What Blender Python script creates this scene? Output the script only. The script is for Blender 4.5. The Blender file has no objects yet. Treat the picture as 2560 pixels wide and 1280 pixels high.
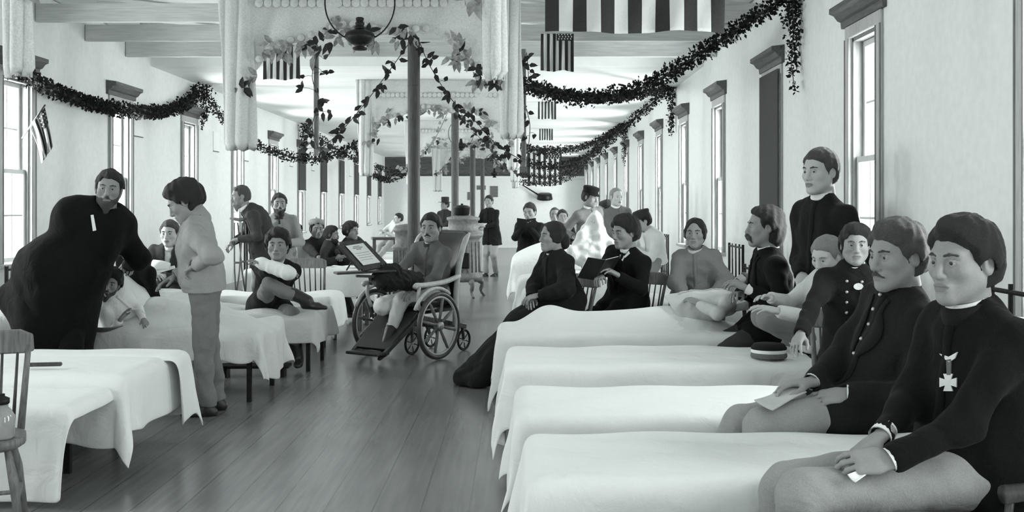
import bpy, math, random
import numpy as np
from mathutils import Vector, Matrix
random.seed(7); RNG = np.random.default_rng(7)
C = bpy.context.scene.collection
# ---------------------------------------------------------------- survey of the photograph
F, VX, VY, CAM_H = 2700.0, 1292.0, 520.0, 1.5          # focal length in px, vanishing point, lens height
XR, XL, XC, ZC, YB = 2.57, -5.03, -1.23, 3.45, 41.0     # right wall, left wall, aisle centre, eaves, far wall
def at(u, v, Y):
    return np.array([(u - VX) * Y / F, Y, CAM_H - (v - VY) * Y / F])
def nrm(v):
    v = np.asarray(v, float); return v / max(1e-9, np.linalg.norm(v))
# ---------------------------------------------------------------- materials (all procedural)
TINT = (0.965, 1.0, 0.99)
MATS = {}
def grey(g): return (g * TINT[0], g * TINT[1], g * TINT[2], 1)
def mat(name, g, rough=.8, kind='plain', bump=.3, scale=60, var=.15, metal=0., stretch=None, spec=.3):
    if name in MATS: return MATS[name]
    m = bpy.data.materials.new(name); m.use_nodes = True
    nt = m.node_tree; N = nt.nodes; L = nt.links
    bs = N['Principled BSDF']
    bs.inputs['Roughness'].default_value = rough
    bs.inputs['Metallic'].default_value = metal
    bs.inputs['Specular IOR Level'].default_value = spec
    tc = N.new('ShaderNodeTexCoord'); mp = N.new('ShaderNodeMapping')
    L.new(tc.outputs['Object'], mp.inputs['Vector'])
    if stretch: mp.inputs['Scale'].default_value = stretch
    no = N.new('ShaderNodeTexNoise'); no.inputs['Scale'].default_value = scale; no.inputs['Detail'].default_value = 4
    L.new(mp.outputs['Vector'], no.inputs['Vector'])
    rp = N.new('ShaderNodeValToRGB')
    rp.color_ramp.elements[0].position = .3; rp.color_ramp.elements[1].position = .7
    rp.color_ramp.elements[0].color = grey(g * (1 - var)); rp.color_ramp.elements[1].color = grey(min(.95, g * (1 + var)))
    L.new(no.outputs['Fac'], rp.inputs['Fac'])
    col = rp.outputs['Color']
    if kind == 'cloth':                                # woven cloth: fine weave plus broad creases
        n2 = N.new('ShaderNodeTexNoise'); n2.inputs['Scale'].default_value = 7; n2.inputs['Detail'].default_value = 5
        n2.inputs['Distortion'].default_value = .8
        L.new(tc.outputs['Object'], n2.inputs['Vector'])
        b2 = N.new('ShaderNodeBump'); b2.inputs['Strength'].default_value = bump; b2.inputs['Distance'].default_value = .04
        L.new(n2.outputs['Fac'], b2.inputs['Height'])
        b1 = N.new('ShaderNodeBump'); b1.inputs['Strength'].default_value = .25; b1.inputs['Distance'].default_value = .004
        L.new(no.outputs['Fac'], b1.inputs['Height']); L.new(b2.outputs['Normal'], b1.inputs['Normal'])
        L.new(b1.outputs['Normal'], bs.inputs['Normal'])
        bs.inputs['Sheen Weight'].default_value = .03; bs.inputs['Specular IOR Level'].default_value = .12
    elif kind == 'planks':                             # boards: width 'scale' along x, seams dark
        sx = N.new('ShaderNodeSeparateXYZ'); L.new(tc.outputs['Object'], sx.inputs[0])
        ax = sx.outputs['X'] if not stretch or stretch[0] > stretch[1] else sx.outputs['Y']
        mo = N.new('ShaderNodeMath'); mo.operation = 'DIVIDE'; mo.inputs[1].default_value = scale; L.new(ax, mo.inputs[0])
        fr = N.new('ShaderNodeMath'); fr.operation = 'FRACT'; L.new(mo.outputs[0], fr.inputs[0])
        fl = N.new('ShaderNodeMath'); fl.operation = 'FLOOR'; L.new(mo.outputs[0], fl.inputs[0])
        wn = N.new('ShaderNodeTexWhiteNoise'); wn.noise_dimensions = '1D'; L.new(fl.outputs[0], wn.inputs['W'])
        lt = N.new('ShaderNodeMath'); lt.operation = 'LESS_THAN'; lt.inputs[1].default_value = .035; L.new(fr.outputs[0], lt.inputs[0])
        no.inputs['Scale'].default_value = 3.0; no.inputs['Detail'].default_value = 8
        mx = N.new('ShaderNodeMix'); mx.data_type = 'RGBA'; mx.blend_type = 'MULTIPLY'; mx.inputs[0].default_value = 1
        mr = N.new('ShaderNodeMapRange'); mr.inputs[3].default_value = 1 - var; mr.inputs[4].default_value = 1 + var * .4
        L.new(wn.outputs['Value'], mr.inputs[0]); L.new(col, mx.inputs[6])
        cb = N.new('ShaderNodeCombineColor'); [L.new(mr.outputs[0], cb.inputs[i]) for i in range(3)]
        L.new(cb.outputs[0], mx.inputs[7])
        m2 = N.new('ShaderNodeMix'); m2.data_type = 'RGBA'; L.new(lt.outputs[0], m2.inputs[0])
        L.new(mx.outputs[2], m2.inputs[6]); m2.inputs[7].default_value = grey(g * bump)
        col = m2.outputs[2]
    else:
        b1 = N.new('ShaderNodeBump'); b1.inputs['Strength'].default_value = bump; b1.inputs['Distance'].default_value = .01
        L.new(no.outputs['Fac'], b1.inputs['Height']); L.new(b1.outputs['Normal'], bs.inputs['Normal'])
    if kind == 'glass':
        for n_ in (bs,): pass
        tr = N.new('ShaderNodeBsdfTransparent'); ms = N.new('ShaderNodeMixShader'); ms.inputs[0].default_value = .12
        L.new(tr.outputs[0], ms.inputs[1]); L.new(bs.outputs[0], ms.inputs[2])
        L.new(ms.outputs[0], N['Material Output'].inputs['Surface'])
    L.new(col, bs.inputs['Base Color'])
    MATS[name] = m
    return m
def M(n): return MATS[n]
def defmats():
    mat('wall_plaster', .80, .9, bump=.15, scale=14, var=.035)
    mat('ceiling_white', .84, .9, 'planks', bump=.72, scale=.21, var=.05, stretch=(1, 6, 1))
    mat('beam_wood', .62, .85, bump=.3, scale=9, var=.13, stretch=(.4, 6, 6))
    mat('floor_wood', .175, .25, 'planks', bump=.5, scale=.24, var=.16, stretch=(9, .5, 1), spec=.8)
    mat('casing_wood', .46, .6, bump=.2, scale=10, var=.15, stretch=(6, 6, .6))
    mat('sash_wood', .62, .6, bump=.2, scale=10, var=.08, stretch=(6, 6, .6))
    mat('jamb_wood', .2, .6, bump=.2, scale=10, var=.2, stretch=(6, 6, .6))
    mat('cornice_wood', .10, .5, bump=.2, scale=10, var=.3, stretch=(6, .6, 6))
    mat('dark_shade', .075, .9, 'cloth', bump=.15, scale=200, var=.25)
    mat('post_paint', .075, .55, bump=.25, scale=12, var=.3, stretch=(5, 5, .5))
    mat('rod_wood', .2, .6, bump=.2, scale=20, var=.25, stretch=(5, 5, .5))
    mat('sheet_white', .80, .9, 'cloth', bump=.35, scale=350, var=.03)
    mat('sheet_grey', .66, .9, 'cloth', bump=.5, scale=350, var=.06)
    mat('lace_white', .62, .9, 'cloth', bump=.35, scale=90, var=.12)
    mat('paper_shaded', .50, .8, bump=.05, scale=40, var=.05)  # white paper with its shading put into a greyer colour
    mat('paper', .85, .8, bump=.05, scale=40, var=.03)
    mat('print_grey', .3, .8, bump=.05, scale=140, var=.6)
    mat('iron_black', .012, .45, bump=.2, scale=60, var=.3, metal=.3)
    mat('steel_grey', .22, .4, bump=.15, scale=40, var=.3, metal=.6)
    mat('stove_iron', .17, .55, bump=.3, scale=25, var=.25, metal=.2)
    mat('wood_dark', .045, .4, bump=.2, scale=14, var=.4, stretch=(5, 5, .7), spec=.5)
    mat('wood_mid', .16, .5, bump=.2, scale=14, var=.35, stretch=(5, 5, .7))
    mat('wood_light', .52, .45, bump=.15, scale=14, var=.2, stretch=(5, 5, .7))
    mat('leather_black', .016, .35, bump=.3, scale=120, var=.3, spec=.5)
    mat('skin', .27, .6, bump=.08, scale=160, var=.05)
    mat('skin_pale', .45, .6, bump=.08, scale=160, var=.05)
    mat('eye_white', .33, .6, bump=0, scale=30, var=.02)
    mat('eye_iris', .03, .3, bump=0, scale=30, var=.1)
    mat('lip', .20, .6, bump=.1, scale=120, var=.08)
    mat('brow', .06, .9, bump=.4, scale=300, var=.3)
    mat('hair_dark', .018, .6, bump=.9, scale=150, var=.5, stretch=(3, .6, 3), spec=.4)
    mat('hair_mid', .075, .6, bump=.9, scale=150, var=.4, stretch=(3, .6, 3), spec=.4)
    mat('hair_fair', .28, .6, bump=.9, scale=150, var=.3, stretch=(3, .6, 3))
    mat('wool_black', .007, .95, 'cloth', bump=.5, scale=260, var=.3)
    mat('wool_navy', .013, .95, 'cloth', bump=.55, scale=260, var=.3)
    mat('wool_dark', .045, .95, 'cloth', bump=.5, scale=260, var=.25)
    mat('wool_grey', .19, .95, 'cloth', bump=.45, scale=260, var=.15)
    mat('wool_mid', .13, .95, 'cloth', bump=.45, scale=260, var=.15)
    mat('wool_light', .30, .95, 'cloth', bump=.45, scale=260, var=.12)
    mat('cotton_pale', .55, .9, 'cloth', bump=.5, scale=300, var=.06)
    mat('cotton_white', .78, .9, 'cloth', bump=.5, scale=300, var=.04)
    mat('brass', .45, .35, bump=.05, scale=40, var=.1, metal=.7)
    mat('flag_dark', .045, .9, 'cloth', bump=.3, scale=250, var=.3)
    mat('flag_pale', .7, .9, 'cloth', bump=.3, scale=250, var=.06)
    mat('evergreen', .016, .8, bump=.3, scale=60, var=.5, spec=.2)
    mat('leaf_dark', .022, .6, bump=.3, scale=60, var=.4)
    mat('leaf_paper', .27, .8, bump=.2, scale=40, var=.35)
    mat('vine_stem', .06, .8, bump=.2, scale=60, var=.3)
    mat('window_glass', .8, .05, 'glass', bump=0, scale=10, var=.02, spec=.6)
    mat('lamp_glass', .8, .05, 'glass', bump=0, scale=10, var=.02, spec=.8)
    mat('jar_glass', .3, .1, bump=.05, scale=10, var=.2, spec=.7)
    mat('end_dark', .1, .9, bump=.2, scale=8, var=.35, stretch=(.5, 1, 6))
# ---------------------------------------------------------------- mesh builder
def tag(o, label=None, cat=None, group=None, kind=None):
    if label: o['label'] = label
    if cat: o['category'] = cat
    if group: o['group'] = group
    if kind: o['kind'] = kind
    return o
def empty(name, loc=(0, 0, 0), rz=0., label=None, cat=None, group=None):
    o = bpy.data.objects.new(name, None); C.objects.link(o)
    o.location = loc; o.rotation_euler = (0, 0, rz); o.empty_display_size = .1
    return tag(o, label, cat, group)
def mk(name, V, Fc, mats, parent=None, smooth=True, mi=None, loc=None):
    me = bpy.data.meshes.new(name)
    V = np.asarray(V, dtype=np.float32).reshape(-1, 3)
    if isinstance(Fc, np.ndarray):
        k = Fc.shape[1]
        me.vertices.add(len(V)); me.vertices.foreach_set('co', V.ravel())
        me.loops.add(Fc.size); me.loops.foreach_set('vertex_index', Fc.astype(np.int32).ravel())
        me.polygons.add(len(Fc)); me.polygons.foreach_set('loop_start', np.arange(0, Fc.size, k, dtype=np.int32))
    else:
        me.from_pydata([tuple(map(float, v)) for v in V], [], [tuple(map(int, f)) for f in Fc])
    if not isinstance(mats, (list, tuple)): mats = [mats]
    for m in mats: me.materials.append(M(m) if isinstance(m, str) else m)
    if mi is not None: me.polygons.foreach_set('material_index', np.asarray(mi, dtype=np.int32))
    me.polygons.foreach_set('use_smooth', np.full(len(me.polygons), smooth))
    me.update(calc_edges=True); me.validate()
    o = bpy.data.objects.new(name, me); C.objects.link(o)
    if parent is not None: o.parent = parent
    if loc is not None: o.location = loc
    return o
class MB:
    def __init__(s): s.V = []; s.F = []; s.I = []; s.m = 0
    def add(s, V, Fc):
        b = len(s.V); s.V += [tuple(v) for v in V]
        for f in Fc: s.F.append(tuple(b + i for i in f)); s.I.append(s.m)
        return s
    def box(s, c, d, R=None, bev=0.):
        c = np.asarray(c, float); h = np.asarray(d, float) / 2
        if bev <= 0:
            V = [np.array([x, y, z]) * h for x in (-1, 1) for y in (-1, 1) for z in (-1, 1)]
            Fc = [(0, 1, 3, 2), (4, 6, 7, 5), (0, 4, 5, 1), (2, 3, 7, 6), (0, 2, 6, 4), (1, 5, 7, 3)]
        else:
            bev = min(bev, h.min() * .9); V = []; ix = {}
            for x in (-1, 1):
                for y in (-1, 1):
                    for z in (-1, 1):
                        for a in range(3):
                            p = np.array([x, y, z]) * (h - bev); p[a] += (x, y, z)[a] * bev
                            ix[(x, y, z, a)] = len(V); V.append(p)
            Fc = []
            for a in range(3):
                b, c2 = (a + 1) % 3, (a + 2) % 3
                for sg in (-1, 1):
                    q = []
                    for (i, j) in ((-1, -1), (1, -1), (1, 1), (-1, 1)):
                        k = [0, 0, 0]; k[a] = sg; k[b] = i; k[c2] = j; q.append(ix[(*k, a)])
                    Fc.append(tuple(q if sg > 0 else q[::-1]))
                for i in (-1, 1):                       # edges along a
                    for j in (-1, 1):
                        k0 = [0, 0, 0]; k1 = [0, 0, 0]; k0[a] = -1; k1[a] = 1; k0[b] = k1[b] = i; k0[c2] = k1[c2] = j
                        q = [ix[(*k0, b)], ix[(*k1, b)], ix[(*k1, c2)], ix[(*k0, c2)]]
                        Fc.append(tuple(q if i * j > 0 else q[::-1]))
            for x in (-1, 1):
                for y in (-1, 1):
                    for z in (-1, 1):
                        q = [ix[(x, y, z, 0)], ix[(x, y, z, 1)], ix[(x, y, z, 2)]]
                        Fc.append(tuple(q if x * y * z > 0 else q[::-1]))
        if R is not None: V = [np.asarray(R) @ v for v in V]
        return s.add([v + c for v in V], Fc)
    def beam(s, a, b, w, t, up=(0, 0, 1), bev=0.):      # rectangular bar a->b, width w (sideways), thickness t (along up)
        a = np.asarray(a, float); b = np.asarray(b, float); d = nrm(b - a)
        x = nrm(np.cross(up, d)) if abs(np.dot(nrm(up), d)) < .99 else nrm(np.cross((1, 0, 0.01), d))
        z = np.cross(d, x)
        return s.box((a + b) / 2, (w, np.linalg.norm(b - a), t), np.stack([x, d, z], 1), bev)
    def tube(s, P, r, n=8, caps=True, closed=False):
        P = [np.asarray(p, float) for p in P]; m = len(P)
        if np.isscalar(r): r = [r] * m
        V = []; Fc = []; ref = None
        for i in range(m):
            if closed: t = nrm(P[(i + 1) % m] - P[i - 1])
            else: t = nrm(P[min(i + 1, m - 1)] - P[max(i - 1, 0)])
            if ref is None: ref = nrm(np.cross(t, (0, 0, 1) if abs(t[2]) < .9 else (1, 0, 0)))
            x = nrm(ref - t * np.dot(ref, t)); y = np.cross(t, x); ref = x
            for k in range(n):
                an = 2 * math.pi * k / n
                V.append(P[i] + r[i] * (math.cos(an) * x + math.sin(an) * y))
        for i in range(m if closed else m - 1):
            for k in range(n):
                j = (i + 1) % m
                Fc.append((i * n + k, i * n + (k + 1) % n, j * n + (k + 1) % n, j * n + k))
        if caps and not closed: Fc += [tuple(range(n))[::-1], tuple((m - 1) * n + k for k in range(n))]
        return s.add(V, Fc)
    def lathe(s, prof, c=(0, 0, 0), R=None, n=24, caps=True):   # profile of (radius, height)
        c = np.asarray(c, float); V = []; Fc = []; m = len(prof)
        for (r, z) in prof:
            for k in range(n):
                an = 2 * math.pi * k / n; p = np.array([r * math.cos(an), r * math.sin(an), z])
                V.append((np.asarray(R) @ p if R is not None else p) + c)
        for i in range(m - 1):
            for k in range(n): Fc.append((i * n + k, i * n + (k + 1) % n, (i + 1) * n + (k + 1) % n, (i + 1) * n + k))
        if caps: Fc += [tuple(range(n))[::-1], tuple((m - 1) * n + k for k in range(n))]
        return s.add(V, Fc)
    def ball(s, c, r, n=12, m=8, R=None):
        r = np.ones(3) * r; prof = []
        V = []; Fc = []; c = np.asarray(c, float)
        for i in range(m + 1):
            th = math.pi * i / m
            for k in range(n):
                an = 2 * math.pi * k / n
                p = np.array([math.sin(th) * math.cos(an), math.sin(th) * math.sin(an), -math.cos(th)]) * r
                V.append((R @ p if R is not None else p) + c)
        for i in range(m):
            for k in range(n): Fc.append((i * n + k, i * n + (k + 1) % n, (i + 1) * n + (k + 1) % n, (i + 1) * n + k))
        return s.add(V, Fc)
    def prism(s, pts, y0, y1, ax=1):                     # polygon pts (2D) extruded along axis ax
        def p3(p, y): q = list(p); q.insert(ax, y); return np.array(q, float)
        n = len(pts); V = [p3(p, y0) for p in pts] + [p3(p, y1) for p in pts]
        Fc = [tuple(range(n)), tuple(range(n, 2 * n))[::-1]] + [(i, i + n, (i + 1) % n + n, (i + 1) % n) for i in range(n)]
        return s.add(V, Fc)
    def build(s, name, m, parent=None, smooth=False, loc=None, bevel=0.):
        o = mk(name, s.V, s.F, m, parent, smooth, s.I if isinstance(m, (list, tuple)) else None, loc)
        if bevel:
            b = o.modifiers.new('b', 'BEVEL'); b.width = bevel; b.segments = 2; b.limit_method = 'ANGLE'
        return o
def rotz(a): c, s = math.cos(a), math.sin(a); return np.array([[c, -s, 0], [s, c, 0], [0, 0, 1.]])
def rotx(a): c, s = math.cos(a), math.sin(a); return np.array([[1, 0, 0], [0, c, -s], [0, s, c.real]])
def roty(a): c, s = math.cos(a), math.sin(a); return np.array([[c, 0, s], [0, 1, 0], [-s, 0, c]])
def catmull(P, n=8):
    P = [np.asarray(p, float) for p in P]; out = []
    Q = [2 * P[0] - P[1]] + P + [2 * P[-1] - P[-2]]
    for i in range(1, len(Q) - 2):
        for k in range(n):
            t = k / n; a, b, c, d = Q[i - 1], Q[i], Q[i + 1], Q[i + 2]
            out.append(.5 * (2 * b + (c - a) * t + (2 * a - 5 * b + 4 * c - d) * t * t + (3 * b - a - 3 * c + d) * t ** 3))
    out.append(P[-1]); return out
def copy_tree(o, loc=None, rz=None, label=None, group=None, parent=None):
    c = o.copy(); C.objects.link(c)
    if parent is not None: c.parent = parent
    if loc is not None: c.location = loc
    if rz is not None: c.rotation_euler = (0, 0, rz)
    if label: c['label'] = label
    if group: c['group'] = group
    for ch in list(o.children): copy_tree(ch, parent=c)
    return c
# ---------------------------------------------------------------- smooth solids (distance field -> mesh)
def smin(a, b, k):
    h = np.maximum(k - np.abs(a - b), 0) / k
    return np.minimum(a, b) - h * h * (k * .25)
class Fld:
    def __init__(s, lo, hi, vox):
        s.o = np.asarray(lo, float); s.v = vox
        n = np.ceil((np.asarray(hi, float) - s.o) / vox).astype(int) + 2
        s.D = np.full(n, .25, np.float32)
        s.ax = [(s.o[i] + vox * np.arange(n[i])).astype(np.float32) for i in range(3)]
    def sub(s, lo, hi):
        sl = []
        for i in range(3):
            a = int(max(0, math.floor((lo[i] - s.o[i]) / s.v))); b = int(min(s.D.shape[i], math.ceil((hi[i] - s.o[i]) / s.v) + 1))
            if b <= a: return None
            sl.append(slice(a, b))
        X = s.ax[0][sl[0]][:, None, None]; Y = s.ax[1][sl[1]][None, :, None]; Z = s.ax[2][sl[2]][None, None, :]
        return tuple(sl), X, Y, Z
    def put(s, sl, d, k, op):
        if op == 'add': s.D[sl] = smin(s.D[sl], d, k)
        else: s.D[sl] = -smin(-s.D[sl], d, k)
    def cone(s, a, b, ra, rb=None, k=.02, flat=None, op='add'):
        a = np.asarray(a, float); b = np.asarray(b, float); rb = ra if rb is None else rb
        m = max(ra, rb) + k + 2.5 * s.v
        r = s.sub(np.minimum(a, b) - m, np.maximum(a, b) + m)
        if r is None: return s
        sl, X, Y, Z = r
        px, py, pz = X - np.float32(a[0]), Y - np.float32(a[1]), Z - np.float32(a[2]); ba = b - a; sc = 1.
        if flat is not None:
            n, f = nrm(flat[0]), flat[1]
            q = (px * n[0] + py * n[1] + pz * n[2]) * (1 / f - 1); px = px + q * n[0]; py = py + q * n[1]; pz = pz + q * n[2]
            ba = ba + n * np.dot(ba, n) * (1 / f - 1); sc = f
        bb = max(1e-9, np.dot(ba, ba))
        t = np.clip((px * ba[0] + py * ba[1] + pz * ba[2]) / bb, 0, 1)
        d = np.sqrt((px - t * ba[0]) ** 2 + (py - t * ba[1]) ** 2 + (pz - t * ba[2]) ** 2) - (ra + t * (rb - ra))
        s.put(sl, (d * (sc if flat is not None else 1)).astype(np.float32), k, op); return s
    def ell(s, c, r, k=.02, R=None, op='add'):
        c = np.asarray(c, float); r = np.ones(3) * r; m = r.max() + k + 2.5 * s.v
        q = s.sub(c - m, c + m)
        if q is None: return s
        sl, X, Y, Z = q; px, py, pz = X - np.float32(c[0]), Y - np.float32(c[1]), Z - np.float32(c[2])
        if R is not None:
            R = np.asarray(R)
            px, py, pz = [px * R[0, i] + py * R[1, i] + pz * R[2, i] for i in range(3)]
        k0 = np.sqrt((px / r[0]) ** 2 + (py / r[1]) ** 2 + (pz / r[2]) ** 2)
        k1 = np.sqrt((px / r[0] ** 2) ** 2 + (py / r[1] ** 2) ** 2 + (pz / r[2] ** 2) ** 2) + 1e-6
        s.put(sl, (k0 * (k0 - 1) / k1).astype(np.float32), k, op); return s
    def plane(s, p, n, k=.01):                            # keep the side n points away from
        n = nrm(n); X, Y, Z = s.ax[0][:, None, None], s.ax[1][None, :, None], s.ax[2][None, None, :]
        d = ((X - p[0]) * n[0] + (Y - p[1]) * n[1] + (Z - p[2]) * n[2]).astype(np.float32)
        s.D = -smin(-s.D, -d, k); return s
    def val(s, p):
        q = (np.asarray(p, float) - s.o) / s.v; i = np.clip(q.astype(int), 0, np.array(s.D.shape) - 2); t = np.clip(q - i, 0, 1); r = 0.
        for a in (0, 1):
            for b in (0, 1):
                for c in (0, 1): r += s.D[i[0] + a, i[1] + b, i[2] + c] * (t[0] if a else 1 - t[0]) * (t[1] if b else 1 - t[1]) * (t[2] if c else 1 - t[2])
        return r
    def hit(s, p, d, far=.4):                             # from inside, the first point on the surface along d
        p = np.asarray(p, float); d = nrm(d); n = int(far / (s.v * .4)); was = False
        for k in range(n):
            q = p + d * s.v * .4 * k
            v = s.val(q)
            if v < 0: was = True
            elif was: return q
        return None
    def ripple(s, amp, fr, seed=0, dirs=None, n=4):
        g = np.random.default_rng(seed); X, Y, Z = s.ax[0][:, None, None], s.ax[1][None, :, None], s.ax[2][None, None, :]
        w = np.float32(0)
        for i in range(n):
            d = nrm(g.normal(size=3) if dirs is None else np.asarray(dirs[i % len(dirs)]) + .35 * g.normal(size=3)) * fr * (.6 + .9 * g.random())
            e = nrm(g.normal(size=3)) * fr * .35
            w = w + np.sin(X * d[0] + Y * d[1] + Z * d[2] + g.random() * 6 + 1.5 * np.sin(X * e[0] + Y * e[1] + Z * e[2] + g.random() * 6))
        s.D = s.D + (amp / n ** .5 * w).astype(np.float32); return s
    def mesh(s):
        D = s.D; D[[0, -1]] = .1; D[:, [0, -1]] = .1; D[:, :, [0, -1]] = .1
        S = D < 0; n = np.array(D.shape) - 1
        cs = [(i, j, k) for i in (0, 1) for j in (0, 1) for k in (0, 1)]
        cnt = sum(S[i:n[0] + i, j:n[1] + j, k:n[2] + k].astype(np.int8) for i, j, k in cs)
        act = (cnt > 0) & (cnt < 8); I = np.argwhere(act)
        if len(I) == 0: return np.zeros((0, 3)), np.zeros((0, 4), int)
        vals = {c: D[I[:, 0] + c[0], I[:, 1] + c[1], I[:, 2] + c[2]] for c in cs}
        P = np.zeros((len(I), 3)); W = np.zeros(len(I))
        for p in cs:
            for a in range(3):
                if p[a]: continue
                q = list(p); q[a] = 1; q = tuple(q); d0, d1 = vals[p], vals[q]; x = (d0 < 0) != (d1 < 0)
                t = np.where(x, d0 / np.where(x, d0 - d1, 1), 0)
                pt = np.tile(np.array(p, float), (len(I), 1)); pt[:, a] = t
                P += pt * x[:, None]; W += x
        V = s.o + s.v * (I + P / W[:, None])
        vid = np.full(n, -1, np.int64); vid[act] = np.arange(len(I)); Fs = []
        for a in range(3):
            b, c = (a + 1) % 3, (a + 2) % 3
            lo = [slice(1, -1)] * 3; hi = [slice(1, -1)] * 3; lo[a] = slice(0, -1); hi[a] = slice(1, None)
            A, B = S[tuple(lo)], S[tuple(hi)]
            E = np.argwhere(A != B); sg = A[tuple(E.T)]
            base = E.copy(); base[:, b] += 1; base[:, c] += 1
            def cell(db, dc):
                q = base.copy(); q[:, b] += db; q[:, c] += dc; return vid[q[:, 0], q[:, 1], q[:, 2]]
            q = np.stack([cell(-1, -1), cell(0, -1), cell(0, 0), cell(-1, 0)], 1)
            q[~sg] = q[~sg][:, ::-1]; Fs.append(q)
        return V, np.concatenate(Fs)
# ================================================================ the setting
defmats()
def structure(o): o['kind'] = 'structure'; return o
WIN_S, WIN_W, WIN_Z0, WIN_Z1, WT = 2.86, .62, .95, 2.80, .22
WIN_Y = [11.25 - WIN_W / 2 - .1 + WIN_S * k for k in range(-4, 11)]     # window centres, the same on both sides
WIN_Y = [y for y in WIN_Y if y > -2]
def wall_side(name, X, sx):
    b = MB(); edges = [-2.5]
    for y in WIN_Y:
        y0, y1 = y - WIN_W / 2, y + WIN_W / 2
        b.box((X + sx * WT / 2, (edges[-1] + y0) / 2, (ZC + .3) / 2), (WT, y0 - edges[-1], ZC + .3))
        b.box((X + sx * WT / 2, y, WIN_Z0 / 2), (WT, WIN_W, WIN_Z0))
        b.box((X + sx * WT / 2, y, (WIN_Z1 + ZC + .3) / 2), (WT, WIN_W, ZC + .3 - WIN_Z1))
        edges.append(y1)
    b.box((X + sx * WT / 2, (edges[-1] + YB) / 2, (ZC + .3) / 2), (WT, YB - edges[-1], ZC + .3))
    structure(b.build(name, 'wall_plaster'))
    k = MB(); k.box((X - sx * .01, (YB - 2.5) / 2, .09), (.02, YB + 2.5, .18))
    structure(k.build('baseboard_' + name.split('_')[1], 'casing_wood'))
wall_side('wall_left', XL, -1); wall_side('wall_right', XR, 1)
structure(MB().box(((XL + XR) / 2, 19.2, -.05), (XR - XL + .44, 43.5, .1)).build('floor', 'floor_wood'))
# ceiling: open joists near the lens, boarded under beyond
SOF = 14.9
b = MB(); b.box(((XL + XR) / 2, (SOF + YB) / 2, ZC + .03), (XR - XL + .3, YB - SOF, .06))
b.box(((XL + XR) / 2, (SOF - 2.5) / 2, ZC + .34), (XR - XL + .3, SOF + 2.5, .06))
b.box(((XL + XR) / 2, SOF - .02, ZC + .19), (XR - XL + .3, .04, .38))
structure(b.build('ceiling', 'ceiling_white'))
for i, y in enumerate([9.85 - 1.29 * 2, 9.85 - 1.29, 9.85, 11.3, 12.6, 13.9][:6]):
    o = MB().box(((XL + XR) / 2, y, ZC + .09), (XR - XL - .02, .07, .19)).build('trim_%d' % (i + 1), 'beam_wood'); structure(o)
for i, y in enumerate([9.2, 10.7, 12.0, 13.3]):                 # slanting bars between the joists
    b = MB()
    for x0 in np.arange(XL + .6, XR - .5, 2.1):
        b.beam((x0, y - .55, ZC + .22), (x0 + 1.3, y + .55, ZC + .27), .11, .05)
    structure(b.build('trim_%d' % (i + 20), 'beam_wood'))
# far wall: pale boarding below, a dark open gable band above
b = MB(); b.box(((XL + XR) / 2, YB + .06, 1.33), (XR - XL, .12, 2.66)); structure(b.build('wall_back', 'wall_plaster'))
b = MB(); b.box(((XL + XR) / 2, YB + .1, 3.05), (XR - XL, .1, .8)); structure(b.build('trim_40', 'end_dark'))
b = MB(); b.box(((XL + XR) / 2, YB - .02, 2.66), (XR - XL, .08, .1)); structure(b.build('trim_41', 'wall_plaster'))
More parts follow.
